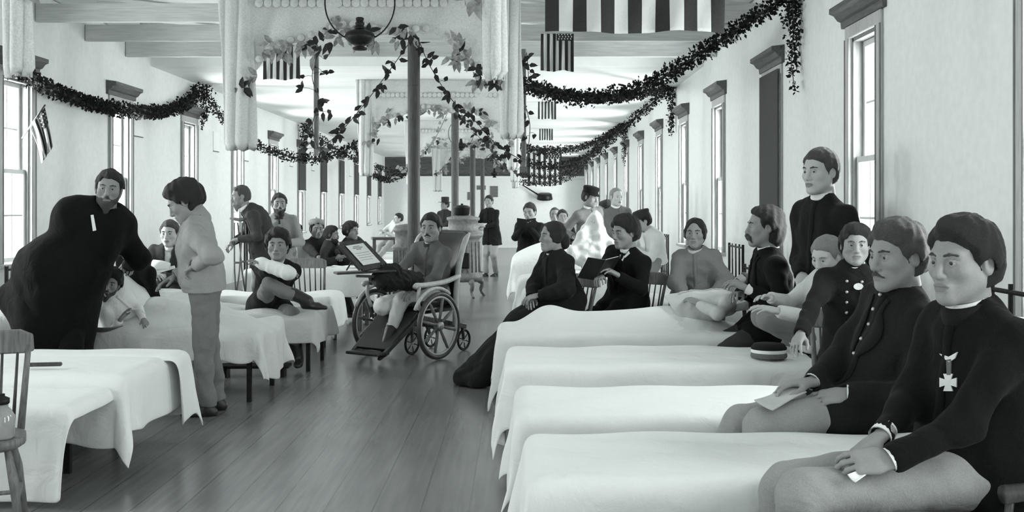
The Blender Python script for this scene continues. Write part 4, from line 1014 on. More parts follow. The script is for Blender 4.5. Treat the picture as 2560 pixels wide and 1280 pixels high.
# --- left
def doctor_cape(root, O, J, vox):
    s = J['s']; f = Fld(np.array([-4.35, 7.3, .05]), np.array([-2.55, 8.75, 1.75]), .013)
    p, sh = J['pel'], J['shc']
    f.cone(J['SL'], J['SR'], .11, .12, .08); f.cone(sh, J['chest'], .16, .20, .1)
    A = pa(218, 590, 8.0); B = pa(155, 690, 8.0)
    f.cone(J['SR'] + (0, 0, -.02), A, .12, .20, .1); f.cone(sh, B, .16, .26, .15); f.cone(A, B, .2, .26, .1)
    for u_, v_, y_, r in ((72, 765, 8.0, .17), (95, 880, 7.95, .16), (140, 900, 7.94, .17), (100, 1000, 8.0, .2), (145, 1000, 8.0, .18), (160, 820, 8.0, .15)): f.cone(B, pa(u_, v_, y_), .26, r, .12)
    f.cone(B, pa(40, 735, 8.05), .24, .13, .12)
    f.cone(J['SR'], J['ER'], .11, .11, .06); f.cone(J['ER'], J['ER'] + (J['WR'] - J['ER']) * .75, .11, .07, .06); f.cone(J['SL'], J['EL'], .10, .09, .06)
    f.ripple(.012, 13, 4, [(1, 0, .3), (1, .4, 0)]); f.ripple(.004, 40, 6)
    f.cone(J['neck'] - J['u'] * .03, J['hc'], .075, .09, .02, op='sub'); f.plane((0, 0, .16), (0, 0, -1), .01)
    V, Q = f.mesh(); mk('cape', V - O, Q, 'wool_black', root)
DR = person('doctor in a black cape bending over the bearded patient', pa(170, 745, 8.0), pa(273, 470, 7.95), -40, s=1.02, hs=1.08, lod=0, head=(-14, 6, 6), bow=.10, lf=pa(140, 985, 7.95), rf=pa(105, 985, 8.1), lk=(.4, -.8, .1), rk=(.4, -.8, .1),
    lh=pa(322, 662, 8.5), rh=pa(236, 690, 8.10), lcurl=.55, rcurl=.55, rhd=(.2, -.1, -.95), le=(.7, .2, -.5), re=(-.1, .6, -.6), top='wool_black', top_hem=-.2, collar='wool_black', shirt='cotton_white', bottom='wool_black', hair=('short', 'hair_dark'), beard=('beard', 'hair_mid'), cape=doctor_cape, seed=20, fit=1.1, sleeve=1.45)
person('dark-haired attendant in black stooping head down over the patient, in front of the doctor', pa(338, 815, 9.05), pa(318, 618, 8.80), -150, s=.78, hs=1.08, lod=1, head=(95, 62, 0), bow=.05, legs=False, lh=pa(316, 760, 8.70), rh=pa(338, 790, 8.75), le=(.6, .2, -.5), re=(-.6, .3, -.6), lcurl=.6, top='wool_black', top_hem=-.05, bottom=None, shoes=None, hair=('thick', 'hair_dark'), seed=21)
PT = person('bearded patient lying propped up in bed under the pale grey blanket', pa(335, 815, 8.62), pa(276, 706, 8.42), -60, s=.70, hs=1.25, lod=1, head=(-10, 8, 14), lh=pa(360, 800, 8.4), rh=pa(300, 800, 8.35), top='cotton_white', top_hem=-.1, legs=False, bottom=None, shoes=None, hair=('thick', 'hair_dark'), beard=('beard', 'hair_mid'), seed=22)
ST = person('standing man in light grey jacket with head bowed, back to the aisle', pa(512, 708, 7.80), pa(462, 503, 7.70), 78, s=1.0, hs=1.16, lod=0, head=(84, 32, 0), bow=-.03, lf=pa(520, 1018, 7.78), rf=pa(545, 1000, 8.0), lk=(-.9, -.3, .1), rk=(-.9, -.3, .1),
    lh=pa(492, 662, 7.56), rh=pa(440, 690, 7.85), lcurl=.8, le=(.95, -.45, -.45), re=(-.4, -.5, -.8), lhd=(-.75, .4, -.4), top='wool_light', top_hem=-.04, collar='wool_dark', bottom='wool_grey', hair=('thick', 'hair_dark'), seed=23, fit=1.08, sleeve=1.2)
SV = person('seated man in dark waistcoat reading a newspaper, between the doctor and the standing man', pa(425, 705, 11.2), pa(424, 583, 11.05), 0, hs=1.10, s=.98, lod=1, head=(0, 5, 0), lh=pa(410, 690, 10.75), rh=pa(388, 690, 10.75), top='wool_dark', top_hem=-.08, shirt='cotton_white', bottom='wool_dark', hair=('short', 'hair_mid'), skin='skin_pale', lf=(-3.4, 10.95, .1), rf=(-3.7, 10.95, .1), seed=24, open_front=True)
chair(-3.6, 11.2, 0, 'wooden chair under the man with the newspaper')
CR = person('man on crutches in dark coat leaning forward by the left wall', pa(655, 618, 13.2), pa(602, 490, 13.0), 75, hs=1.05, s=1.0, lod=1, head=(70, 10, 0), bow=.09, lf=pa(665, 815, 13.2), rf=pa(640, 800, 13.4), lk=(-.9, -.2, .1), rk=(-.9, -.2, .1), lh=pa(598, 598, 12.85), rh=pa(582, 606, 13.1), lcurl=.9, rcurl=.9, le=(.8, -.5, -.4),
    top='wool_dark', top_hem=-.22, shirt='cotton_white', bottom='wool_light', hair=('crop', 'hair_mid'), beard=('beard', 'hair_fair'), seed=25, fit=1.15)
person('standing bearded man in light jacket and dark neckerchief by the left wall', pa(702, 628, 13.9), pa(698, 509, 13.8), -10, hs=1.08, s=1.0, lod=1, head=(-18, 0, 0), lf=(-3.02, 13.8, .09), rf=(-3.16, 13.8, .09), lk=(0, -1, .1), rk=(0, -1, .1), lh=pa(722, 608, 13.6), rh=pa(680, 608, 13.6), top='wool_light', collar='wool_dark', tie='wool_dark', bottom='wool_grey', hair=('short', 'hair_dark'), beard=('beard', 'hair_dark'), seed=26)
BA = person('man with a white bandaged arm sitting cross-legged on a bed', pa(672, 762, 10.30), pa(694, 612, 10.15), -10, hs=1.22, s=.96, lod=0, head=(-6, 2, 0), bow=.05, lf=(-2.02, 9.98, .12), rf=pa(770, 750, 9.80), lk=(.35, -.8, .4), kr=pa(674, 712, 9.88), boots=True, footdir=[(.1, -1, 0), (1, -.15, -.05)],
    lh=pa(660, 668, 9.86), rh=pa(708, 682, 9.80), lcurl=.5, rcurl=.5, le=(.9, -.1, -.7), re=(-.9, -.1, -.7), top='wool_navy', top_hem=-.12, shirt='cotton_pale', bottom='wool_grey', hair=('thick', 'hair_dark'), seed=27)
person('dark-haired seated man half hidden behind the man with the bandaged arm', pa(742, 672, 14.6), pa(740, 582, 14.5), -20, hs=1.10, lod=2, s=.85, head=(-60, 0), top='cotton_pale', top_hem=-.1, bottom='wool_grey', hair=('side', 'hair_dark'), lf=(-2.9, 14.2, .1), rf=(-3.1, 14.2, .1), seed=28)
person('man in a pale cap sitting at the white table', pa(790, 660, 14.75), pa(792, 572, 14.6), -30, hs=1.15, lod=1, s=.9, head=(-25, 5), lh=pa(812, 640, 14.2), rh=pa(800, 645, 14.15), top='wool_dark', bottom='wool_dark', hair=('short', 'hair_dark'), cap=('fatigue', 'wool_light'), lf=(-2.7, 14.3, .1), rf=(-2.9, 14.3, .1), seed=29)
person('full-bearded man in profile leaning over the white table', pa(822, 662, 14.35), pa(829, 586, 14.25), -75, hs=1.1, lod=1, s=.8, head=(-80, 5), lh=pa(848, 640, 14.0), rh=pa(842, 645, 13.9), top='wool_dark', bottom='wool_dark', hair=('side', 'hair_dark'), beard=('beard', 'hair_dark'), lf=(-2.2, 14.5, .1), rf=(-2.2, 14.3, .1), seed=30)
person('young man in dark jacket stretching his arm across the white table', pa(872, 660, 14.45), pa(878, 577, 14.3), -60, hs=1.08, lod=1, s=.88, head=(-62, 4), lh=pa(950, 645, 14.0), rh=pa(900, 648, 13.9), top='wool_dark', bottom='wool_dark', hair=('thick', 'hair_dark'), le=(.5, -.2, -.8), lf=(-1.95, 14.4, .1), rf=(-2.05, 14.2, .1), seed=31)
person('pale distant man reclining on a far bed left of the post', pa(985, 590, 22.4), pa(996, 546, 22.3), 40, hs=1.1, lod=2, s=.8, head=(60, 0), top='cotton_pale', bottom='wool_light', hair=('short', 'hair_dark'), lf=(-2.9, 22.0, .4), rf=(-2.9, 22.2, .4), skin='skin_pale', seed=32)
# ================================================================ wheelchair
from mathutils.bvhtree import BVHTree
def on(obj, u, v, lift=.003):
    """the point of a mesh seen in direction (u, v) from the lens, relative to its root, with its normal"""
    me = obj.data; off = np.array(obj.location if obj.parent is None else obj.parent.location)
    if '_bvh' not in CACHE or CACHE.get('_o') is not obj:
        CACHE['_bvh'] = BVHTree.FromPolygons([tuple(x.co) for x in me.vertices], [tuple(p.vertices) for p in me.polygons]); CACHE['_o'] = obj
    d = nrm(at(u, v, 1.) - np.array([0, 0, CAM_H])); h = CACHE['_bvh'].ray_cast(Vector(np.array([0, 0, CAM_H]) - off), Vector(d))
    if h[0] is None: return None, None
    n = np.array(h[1]); n = n if np.dot(n, d) < 0 else -n
    return np.array(h[0]) + n * lift, n
CACHE = {}
def quad_plate(mb, a, b, c, d, th):
    """plate with the four corners a b c d (in order) and a thickness along its normal"""
    P = [np.asarray(p, float) for p in (a, b, c, d)]; n = nrm(np.cross(P[1] - P[0], P[3] - P[0])); T = n * th / 2
    V = [p + T for p in P] + [p - T for p in P]
    return mb.add(V, [(0, 1, 2, 3), (7, 6, 5, 4), (0, 4, 5, 1), (1, 5, 6, 2), (2, 6, 7, 3), (3, 7, 4, 0)])
def torus(mb, c, R, r, axis, n=40, m=10, flat=1.):
    ax = nrm(axis); x = nrm(np.cross(ax, (0, 0, 1) if abs(ax[2]) < .9 else (1, 0, 0))); y = np.cross(ax, x); V = []
    for i in range(n):
        a = 2 * math.pi * i / n; d = x * math.cos(a) + y * math.sin(a)
        for j in range(m):
            b = 2 * math.pi * j / m; V.append(np.asarray(c) + d * (R + r * math.cos(b)) + ax * r * flat * math.sin(b))
    return mb.add(V, [(i * m + j, i * m + (j + 1) % m, ((i + 1) % n) * m + (j + 1) % m, ((i + 1) % n) * m + j) for i in range(n) for j in range(m)])
def wheel(parent, c, R, axis, ns, tyre, name, spoke_m, R_of):
    tk = .022 if R > .2 else .010
    mb = MB(); torus(mb, R_of(c), R - tk, tk, axis, flat=1.0); w = mb.build(name, tyre, parent, True)
    mb = MB(); torus(mb, R_of(c), R - 2.3 * tk, .55 * tk, axis, flat=1.3); mb.build('felloe', 'wood_light' if R > .2 else spoke_m, w, True)
    ax = nrm(axis); x = nrm(np.cross(ax, (0, 0, 1))); y = np.cross(ax, x)
    for k in range(ns):
        a = 2 * math.pi * (k + .3) / ns; d = x * math.cos(a) + y * math.sin(a)
        MB().tube([R_of(c) + d * .03, R_of(c) + d * (R * .5), R_of(c) + d * (R - 2.2 * tk)], [R * .035, R * .05, R * .035], 8).build('spoke', spoke_m, w, True)
    hb = .045 if R > .2 else .018
    MB().tube([R_of(c) - ax * hb, R_of(c) - ax * hb * .8, R_of(c) + ax * hb * .8, R_of(c) + ax * hb], [R * .08, R * .12, R * .12, R * .08], 14).build('hub', 'brass', w, True)
def build_wheelchair():
    wc0 = np.array([-1.12, 10.92, 0.]); yaw = math.radians(34)
    fw = np.array([-math.sin(yaw), -math.cos(yaw), 0]); rt = np.array([-math.cos(yaw), math.sin(yaw), 0]); up = np.array([0, 0, 1.])
    Rf = lambda p: p[0] * rt + p[1] * fw + p[2] * up
    R = np.stack([rt, fw, up], 1)
    r = empty('wheelchair', wc0, 0, 'wooden wheelchair with tall curved leather back and large spoked wheels in the aisle', 'wheelchair')
    for sx in (-1, 1): wheel(r, (sx * .42, .0, .335), .335, rt, 8, 'wood_dark', 'wheel', 'wood_mid', Rf)
    for (x, y, rr) in ((-.22, -.68, .115), (.22, -.68, .115), (.02, -.12, .12)):
        wheel(r, (x, y, rr), rr, rt, 6, 'iron_black', 'caster', 'iron_black', Rf)
    mb = MB(); mb.V = []
    mb.beam(Rf((-.42, 0, .335)), Rf((.42, 0, .335)), .04, .04)
    for sx in (-1, 1):
        mb.beam(Rf((sx * .25, -.66, .26)), Rf((sx * .25, .12, .42)), .045, .05); mb.beam(Rf((sx * .22, -.68, .12)), Rf((sx * .25, -.60, .30)), .03, .03)
        mb.beam(Rf((sx * .25, .08, .42)), Rf((sx * .2, .56, .10)), .04, .04)
    mb.beam(Rf((-.25, -.62, .27)), Rf((.25, -.62, .27)), .04, .04); mb.beam(Rf((0.02, -.12, .12)), Rf((.02, -.12, .40)), .03, .03)
    mb.build('underframe', 'wood_dark', r, bevel=.005)
    MB().box(Rf((0, -.18, .50)), (.56, .56, .12), R, bev=.04).build('seat', 'leather_black', r, True)
    prof = [(y_ - .20, z_) for y_, z_ in [(-.24, .50), (-.265, .62), (-.285, .76), (-.32, .92), (-.37, 1.06), (-.43, 1.17), (-.50, 1.24), (-.56, 1.25)]]
    n = 14; V = []
    for off in (0, -.055):
        for (y, z) in prof:
            for i in range(n + 1):
                t = i / n * 2 - 1; wdt = .30 - .03 * max(0, z - 1.1) * 6
                V.append(Rf((t * wdt, y + off + .06 * abs(t) ** 3, z - off * .25 - .05 * max(0, abs(t) - .75) * (z > 1.2))))
    m_ = len(prof); Q = []
    idx = lambda k, j, i: k * m_ * (n + 1) + j * (n + 1) + i
    for k in (0, 1):
        for j in range(m_ - 1):
            for i in range(n): q = (idx(k, j, i), idx(k, j, i + 1), idx(k, j + 1, i + 1), idx(k, j + 1, i)); Q.append(q if k else q[::-1])
    for j in range(m_ - 1):
        for i in (0, n): Q.append((idx(0, j, i), idx(0, j + 1, i), idx(1, j + 1, i), idx(1, j, i)))
    for i in range(n): Q.append((idx(0, m_ - 1, i), idx(0, m_ - 1, i + 1), idx(1, m_ - 1, i + 1), idx(1, m_ - 1, i)))
    bk = mk('backrest', V, Q, 'leather_black', r, True)
    for k, j in ((x, z) for x in (-.14, 0, .14) for z in (2, 4)):
        MB().ball(Rf((k, prof[j][0] + .012, prof[j][1])), .012, 8, 6).build('button', 'leather_black', bk, True)
    for sx in (-1, 1):
        mb = MB(); P = catmull([Rf((sx * .315, y + .045, z)) for y, z in [(-.45, .30), (-.46, .48)] + prof[1:7]], 4)
        mb.tube(P, [.030] * (len(P) - 4) + [.026, .022, .016, .01], 10); mb.build('side_frame', 'wood_light', r, True)
        mb = MB(); mb.tube(catmull([Rf((sx * .325, -.46, .80)), Rf((sx * .335, -.2, .755)), Rf((sx * .335, .12, .74)), Rf((sx * .335, .24, .745)), Rf((sx * .335, .27, .72))], 4), .026, 10)
        mb.tube(catmull([Rf((sx * .335, .2, .73)), Rf((sx * .33, .21, .62)), Rf((sx * .31, .17, .50))], 4), .018, 8); mb.build('armrest', 'wood_light', r, True)
        mb = MB(); P = [Rf((sx * .385, .37 * math.cos(a), .335 + .37 * math.sin(a))) for a in np.linspace(.5, 2.2, 12)]
        mb.tube(P, .018, 8); mb.build('rim_highlight', 'wood_light', r, True)  # pale arc stands in for the highlight along the rim top
    mb = MB(); quad_plate(mb, Rf((-.24, .10, .46)), Rf((.24, .10, .46)), Rf((.22, .52, .13)), Rf((-.22, .52, .13)), .03); mb.build('leg_board', 'leather_black', r, bevel=.006)
    MB().box(Rf((0, .58, .10)), (.42, .18, .03), R, bev=.01).build('footboard', 'wood_dark', r)
    # swing-out reading desk on the right arm
    o = wc0
    a, b = at(838, 683, 10.42) - o, at(985, 676, 10.62) - o
    mb = MB(); mb.beam(a, b, .20, .022, bev=.006); mb.beam(at(925, 692, 10.5) - o, Rf((.335, .15, .73)), .03, .03); mb.beam(at(890, 690, 10.45) - o, at(975, 692, 10.6) - o, .03, .025)
    d = mb.build('reading_desk', 'wood_dark', r)
    BL, BR, TR_, TL = at(903, 673, 10.38), at(962, 662, 10.62), at(909, 607, 10.60), at(848, 612, 10.36)
    mb = MB(); quad_plate(mb, BL - o, BR - o, TR_ - o, TL - o, .012)
    for p, q in ((BL, BR), (BR, TR_), (TR_, TL), (TL, BL)): mb.beam(p - o, q - o, .05, .026, np.cross(BR - BL, TL - BL))
    mb.build('book_frame', 'wood_dark', d)
    mb = MB(); mb.beam(at(866, 676, 10.45) - o, at(885, 645, 10.47) - o, .014, .014); mb.build('prop', 'wood_dark', d)
    nn = nrm(np.cross(BR - BL, TL - BL)); nn = nn if nn[2] > 0 else -nn
    def pg(a_, b_): return BL + (BR - BL) * a_ + (TL - BL) * b_ + nn * .016
    mb = MB(); quad_plate(mb, pg(.14, .1), pg(.86, .1), pg(.86, .9), pg(.14, .9), .003)
    p = mb.build('printed_page', 'paper', None, loc=None); tag(p, 'printed page propped on the reading desk of the wheelchair', 'page')
    mb = MB()
    for k, (x0, x1) in enumerate([(.35, .62), (.30, .70), (.40, .60), (.22, .8), (.22, .78), (.22, .8), (.22, .7)]):
        y0 = (.80 - k * .055) if k < 3 else .55 - (k - 3) * .09; h_ = .03 if k < 3 else .012
        quad_plate(mb, pg(x0, y0) + nn * .003, pg(x1, y0) + nn * .003, pg(x1, y0 + h_) + nn * .003, pg(x0, y0 + h_) + nn * .003, .001)
    mb.build('printing', 'print_grey', p)
build_wheelchair()
# ================================================================ paper arches over the aisle
def leaf(mb, c, d, n, L, W, curl=.2):
    """one pointed leaf with a folded midrib"""
    c = np.asarray(c, float); d = nrm(d); x = nrm(np.cross(d, n)); n = np.cross(x, d)
    mb.add([c, c + d * L * .3 + x * W * .8 + n * W * curl, c + d * L * .35, c + d * L * .3 - x * W * .8 + n * W * curl, c + d * L * .68 + x * W * .62 + n * (W * curl - L * .05), c + d * L * .7 - n * L * .03, c + d * L * .68 - x * W * .62 + n * (W * curl - L * .05), c + d * L - n * L * .15],
           [(0, 1, 2), (0, 2, 3), (1, 4, 5, 2), (2, 5, 6, 3), (4, 7, 5), (5, 7, 6)])
def arch(Y, label, x0=-2.5, x1=.03, zt=3.46, zb=1.93, zb2=None, tw=.30, tw2=.21, zmid=2.96, seed=0, leaves=40):
    r = empty('paper_arch_hanging', (0, Y, 0), 0, label, 'decoration', 'white cut-paper arches hung across the aisle')
    g = np.random.default_rng(seed); xm = (x0 + x1) / 2
    def low(x):                                           # lower edge of the panel
        a = min(1, max(0, abs(x - xm) / ((x1 - x0) / 2 - tw * .8))); return zmid - .42 * a ** 3.2 + .03 * math.cos(x * 9)
    nx, nz = 90, 14; V = []
    for i in range(nx + 1):
        x = x0 + tw * .5 + (x1 - x0 - tw * .5 - tw2 * .5) * i / nx; zl = low(x) + .022 * abs(math.sin(x * 16))
        for j in range(nz + 1):
            t = j / nz; V.append((x, .025 * math.sin(x * 6 + 3 * t) + .012 * math.sin(x * 19 + t * 5), zt + (zl - zt) * t))
    p = mk('panel', V, [(i * (nz + 1) + j, (i + 1) * (nz + 1) + j, (i + 1) * (nz + 1) + j + 1, i * (nz + 1) + j + 1) for i in range(nx) for j in range(nz)], 'lace_white', r, True)
    md = p.modifiers.new('s', 'SOLIDIFY'); md.thickness = .012
    # pinked rosettes along two lines of the panel
    for z_, n_, rr in ((3.21, 26, .040), (zmid + .05, 22, .034)):
        mb = MB()
        for k in range(n_):
            x = x0 + .35 + (x1 - x0 - .7) * k / (n_ - 1); zz = z_ if rr > .035 else low(x) + .05
            mb.lathe([(rr, -.004), (rr * .8, .008), (rr * .35, .003), (.004, .012)], (x, -.04, zz), rotx(math.pi / 2), n=9)
        mb.build('rosette_trim', 'lace_white', r, True)
    for (a, b, zz) in ((x0, x0 + tw, zb), (x1 - tw2, x1, zb + .1 if zb2 is None else zb2)):
        n = 22; V = []; rows = 26
        for j in range(rows + 1):
            t = j / rows; wv = (1 - .14 * t); c = (a + b) / 2 + .03 * t
            for i in range(n + 1):
                q = i / n * 2 - 1; rnd = (1 - max(0, (t - .97) / .03) * (.06 + .12 * q * q))
                V.append((c + q * (b - a) / 2 * wv, .05 * math.cos(q * 2.6) * -1 + .015 * math.sin(q * 9 + t * 4) + (.02 * math.cos(q * math.pi)), zt + (zz - zt) * t * rnd))
        tl = mk('tail', V, [(j * (n + 1) + i, j * (n + 1) + i + 1, (j + 1) * (n + 1) + i + 1, (j + 1) * (n + 1) + i) for j in range(rows) for i in range(n)], 'lace_white', r, True)
        md = tl.modifiers.new('s', 'SOLIDIFY'); md.thickness = .02
        mb = MB(); mb.tube([((a + b) / 2 + .02, .0, zt), ((a + b) / 2 + .02, .0, zz + .2)], .014, 8); mb.build('rod', 'rod_wood', r)
    for k in range(leaves):                               # loose leaf clusters pinned along the edge
        mb = MB(); q = k / leaves; x = x0 + .1 + (x1 - x0 - .2) * g.random(); zz = low(x) + g.normal() * .05
        dx = g.choice([-1, 1]) * .3
        for _ in range(3): leaf(mb, (x + g.normal() * .02, -.05 - .03 * g.random(), zz), (g.normal(), g.normal() * .5, g.normal() - .4), (0, -1, .3), .085 + .05 * g.random(), .030)
        mb.build('leaf_sprig', 'leaf_paper' if g.random() < .62 else 'leaf_dark', r, True)
    return r
arch(5.70, 'nearest white paper arch, its hanging tails at the top left corner and top centre', x0=-2.745, x1=-.085, zb=2.14, zb2=2.12, tw=.16, tw2=.12, seed=1, leaves=34)
arch(9.05, 'white paper arch with the broad hanging tail left of the lamp', seed=2, leaves=44)
arch(16.4, 'second white paper arch, seen behind the first dark post', x0=-2.44, x1=.02, tw=.24, seed=3, leaves=36)
arch(24.0, 'third white paper arch beyond the second post', seed=4, leaves=30)
arch(31.6, 'farthest white paper arch near the end wall', seed=5, leaves=16)
# ================================================================ evergreen swags
def garland(pts, rad, label, seed=0, dens=230, n=10):
    dens = dens * 2.2
    g = np.random.default_rng(seed); P = np.array(catmull(pts, n)); seg = np.linalg.norm(np.diff(P, axis=0), axis=1); cum = np.concatenate([[0], np.cumsum(seg)]); L = cum[-1]
    r = empty('evergreen_garland_hanging', P[0], 0, label, 'garland', 'evergreen garlands swung between the wall tops and the aisle')
    mb = MB(); mb.tube([p - P[0] for p in P], .012, 6); mb.build('rope', 'vine_stem', r, True)
    N = int(L * dens); V = []; Q = []
    for k in range(N):
        s = g.random() * L; i = min(len(seg) - 1, np.searchsorted(cum, s) - 1 if s > 0 else 0); t = (s - cum[i]) / max(1e-6, seg[i]); c = P[i] + (P[i + 1] - P[i]) * t - P[0]
        ra = rad if np.isscalar(rad) else rad[0] + (rad[1] - rad[0]) * s / L
        lump = .78 + .22 * math.sin(s * 9 + seed) * math.sin(s * 23 + 2 * seed)
        o = nrm(g.normal(size=3)); c = c + o * ra * lump * g.random() ** .45
        d = nrm(o + .7 * g.normal(size=3)); nn = g.normal(size=3); x = nrm(np.cross(d, nn)); Lf = .026 + .026 * g.random(); W = Lf * .40
        b = len(V); V += [c, c + d * Lf * .45 + x * W, c + d * Lf, c + d * Lf * .45 - x * W]; Q.append((b, b + 1, b + 2, b + 3))
    mk('foliage', V, np.array(Q), 'evergreen', r, False)
    return r
def on_line(P0, P1, tv):
    """points above the line P0-P1 in plan whose height is read off the photograph: (t, row)"""
    P0 = np.asarray(P0, float); P1 = np.asarray(P1, float); out = []
    for t, v in tv: q = P0 + (P1 - P0) * t; q[2] = CAM_H - (v - VY) * q[1] / F; out.append(q)
    return out
garland([(2.5, 9.7, 3.46)] + on_line((2.5, 9.7, 0), (.08, 13.2, 0), [(.25, 118), (.5, 222), (.75, 243), (1, 212)]), (.10, .125), 'thick evergreen garland swooping from the upper right to the aisle rod', 1, 330)
garland(on_line((.1, 13.3, 0), (2.5, 17.4, 0), [(0, 214), (.25, 238), (.5, 246), (.75, 236)]) + [(2.5, 17.4, 3.46)], .075, 'evergreen garland behind the thick one, rising to the right wall top', 2, 200)
garland([(2.5, 17.4, 3.46)] + on_line((2.5, 17.4, 0), (.1, 21, 0), [(.25, 308), (.5, 390), (.75, 416), (1, 405)]), .10, 'second evergreen garland hanging from the right wall, lower of the crossing pair', 3)
garland(on_line((.1, 21, 0), (2.5, 25, 0), [(0, 371), (.25, 376), (.5, 370), (.75, 346)]) + [(2.5, 25, 3.46)], .10, 'evergreen garland hanging from the right wall, upper of the crossing pair', 4)
garland([(2.5, 25, 3.46)] + on_line((2.5, 25, 0), (.1, 29, 0), [(.3, 385), (.6, 440), (1, 438)]), .10, 'distant evergreen garland before the dark gable band', 5, 130)
garland(on_line((.1, 29, 0), (2.5, 33, 0), [(0, 455), (.4, 456), (.7, 430)]) + [(2.5, 33, 3.46)], .10, 'farthest evergreen garland, low before the end wall', 6, 110)
lw = lambda u, v: at(u, v, 4.90 * F / (VX - u))
garland([lw(28, 160), lw(100, 208), lw(200, 250), lw(300, 274), lw(400, 280), lw(465, 258), lw(500, 222)], (.095, .13), 'long evergreen garland along the left wall above the small flag', 7, 330)
garland([lw(505, 230)] + on_line((-4.9, 17, 0), (-2.5, 16.9, 0), [(.2, 330), (.42, 375), (.65, 397), (.85, 388), (1, 358)]), .10, 'evergreen garland from the left wall to the second paper arch', 8, 260)
garland([(-4.9, 24.8, 3.4)] + on_line((-4.9, 24.8, 0), (-2.45, 23.9, 0), [(.3, 368), (.6, 408), (.85, 428), (1, 432)]), .10, 'evergreen garland from the left wall to the third paper arch', 9, 160)
garland([(-2.45, 23.9, 2.3)] + on_line((-2.45, 23.9, 0), (-4.9, 32.4, 0), [(.25, 448), (.5, 440), (.75, 415)]) + [(-4.9, 32.4, 3.4)], .10, 'distant evergreen garland over the far left windows', 10, 110)
for i, (p, L, lab) in enumerate([((2.50, 9.75, 3.42), 0.86, 'long evergreen sprig hanging on the right wall beside the near window'), ((2.5, 17.45, 3.4), .75, 'evergreen sprig hanging at the right wall top, second along'), ((2.5, 25.05, 3.4), .9, 'small evergreen sprig hanging at the right wall top, third along'),
                                 ((-4.92, 17.0, 3.44), .7, 'evergreen sprig hanging at the left wall top above the third window'), ((-4.92, 24.9, 3.4), .8, 'evergreen sprig hanging at the left wall top, further along')]):
    g = np.random.default_rng(70 + i); V = []; Q = []; r = empty('evergreen_sprig_hanging', p, 0, lab, 'sprig', 'sprigs hanging at the wall tops'); mb = MB()
    for st in range(2):
        off = (st - .5) * .08; pts = [(off * .5 + .01 * math.sin(k), off + .03 * math.sin(k * 1.3 + st), -L * k / 8 * (1 - .22 * st)) for k in range(9)]; mb.tube(pts, .004, 5)
        for k in range(int(260 * L)):
            t = g.random() ** 1.5; c = np.array([off * .5, off + .03 * math.sin(t * 8 * 1.3 + st), -L * t * (1 - .22 * st)]) + g.normal(size=3) * (.045 * (1 - t) + .012); d = nrm(g.normal(size=3) + (0, 0, -.6)); x = nrm(np.cross(d, g.normal(size=3))); Lf = .035 + .02 * g.random()
            b = len(V); V += [c, c + d * Lf * .5 + x * Lf * .3, c + d * Lf, c + d * Lf * .5 - x * Lf * .3]; Q.append((b, b + 1, b + 2, b + 3))
    mb.build('stem', 'vine_stem', r, True); mk('foliage', V, np.array(Q), 'evergreen', r, False)
# ---- rods and leaf vines
def vine(pts, label, n=26, size=.09, seed=0, loose=.09, fol='leaf_dark'):
    g = np.random.default_rng(seed); P = catmull(pts, 8); r = empty('leaf_vine_hanging', P[0], 0, label, 'vine'); mb = MB(); mb.tube([p - P[0] for p in P], .005, 5); mb.build('stem', 'vine_stem', r, True)
    mb = MB()
    for k in range(n):
        t = (k + g.random() * .8) / n * (len(P) - 1); i = min(len(P) - 2, int(t)); c = P[i] + (P[i + 1] - P[i]) * (t - i) - P[0]; o = np.array([g.normal(), g.normal() * .5, g.normal() * .4]) * loose * .6
        mb.tube([c, c + o * .6 + (0, 0, .01), c + o], .0025, 4)
        for _ in range(g.integers(1, 4)): leaf(mb, c + o, (g.normal(), -.3 + g.normal() * .4, g.normal() - .3), (.3 * g.normal(), -1, .3 * g.normal()), size * (.7 + .6 * g.random()), size * .36)
    mb.build('foliage', fol, r, True)
    return r
ROD = [(-2.46, 13.25, 2.14), (.085, 13.25, 2.0)]
for (x, y, z0), lab in zip(ROD, ('slim wooden rod hanging left of the dark post, wound with leaves', 'slim wooden rod hanging right of the dark post, wound with leaves')):
    o = MB().box((0, 0, (3.45 - z0) / 2), (.06, .05, 3.45 - z0), bev=.008).build('hanging_rod', 'rod_wood', loc=(x, y, z0)); tag(o, lab, 'rod')
vine([(-2.43, 13.2, 3.4), (-2.50, 13.2, 3.1), (-2.42, 13.2, 2.8), (-2.50, 13.2, 2.5), (-2.42, 13.2, 2.2)], 'dark leaf vine wound round the left hanging rod', 17, .10, 1, .15)
vine([(.12, 13.2, 3.4), (.14, 13.2, 3.1), (.1, 13.2, 2.8), (.16, 13.2, 2.5), (.12, 13.2, 2.05)], 'dark leaf vine wound round the right hanging rod', 22, .10, 2, .13)
vine([at(1030, 98, 12.85), at(960, 195, 12.95), at(895, 280, 13.05), at(845, 335, 13.15), at(795, 378, 13.2)], 'leaf vine strung from the dark post down to the left rod', 22, .10, 3, .05)
vine([at(1046, 98, 12.85), at(1075, 165, 12.9), at(1130, 250, 13.), at(1190, 305, 13.1), at(1240, 360, 13.1), at(1302, 400, 13.2)], 'leaf vine strung from the dark post down to the right rod', 26, .10, 4, .05)
VP_ = dict(fol='leaf_paper')
vine([at(1120, 280, 21.4), at(1085, 350, 21.5), at(1040, 400, 21.6), at(985, 440, 21.7)], 'leaf vine strung from the second post down to the left', 18, .10, 5, .10, **VP_)
vine([at(1150, 280, 21.4), at(1195, 340, 21.5), at(1245, 390, 21.6), at(1290, 435, 21.7)], 'leaf vine strung from the second post down to the right', 26, .11, 6, .12)
vine([at(1182, 350, 30), at(1130, 400, 30), at(1085, 440, 30)], 'leaf vine strung from the third post down to the left', 14, .11, 7, .12, **VP_)
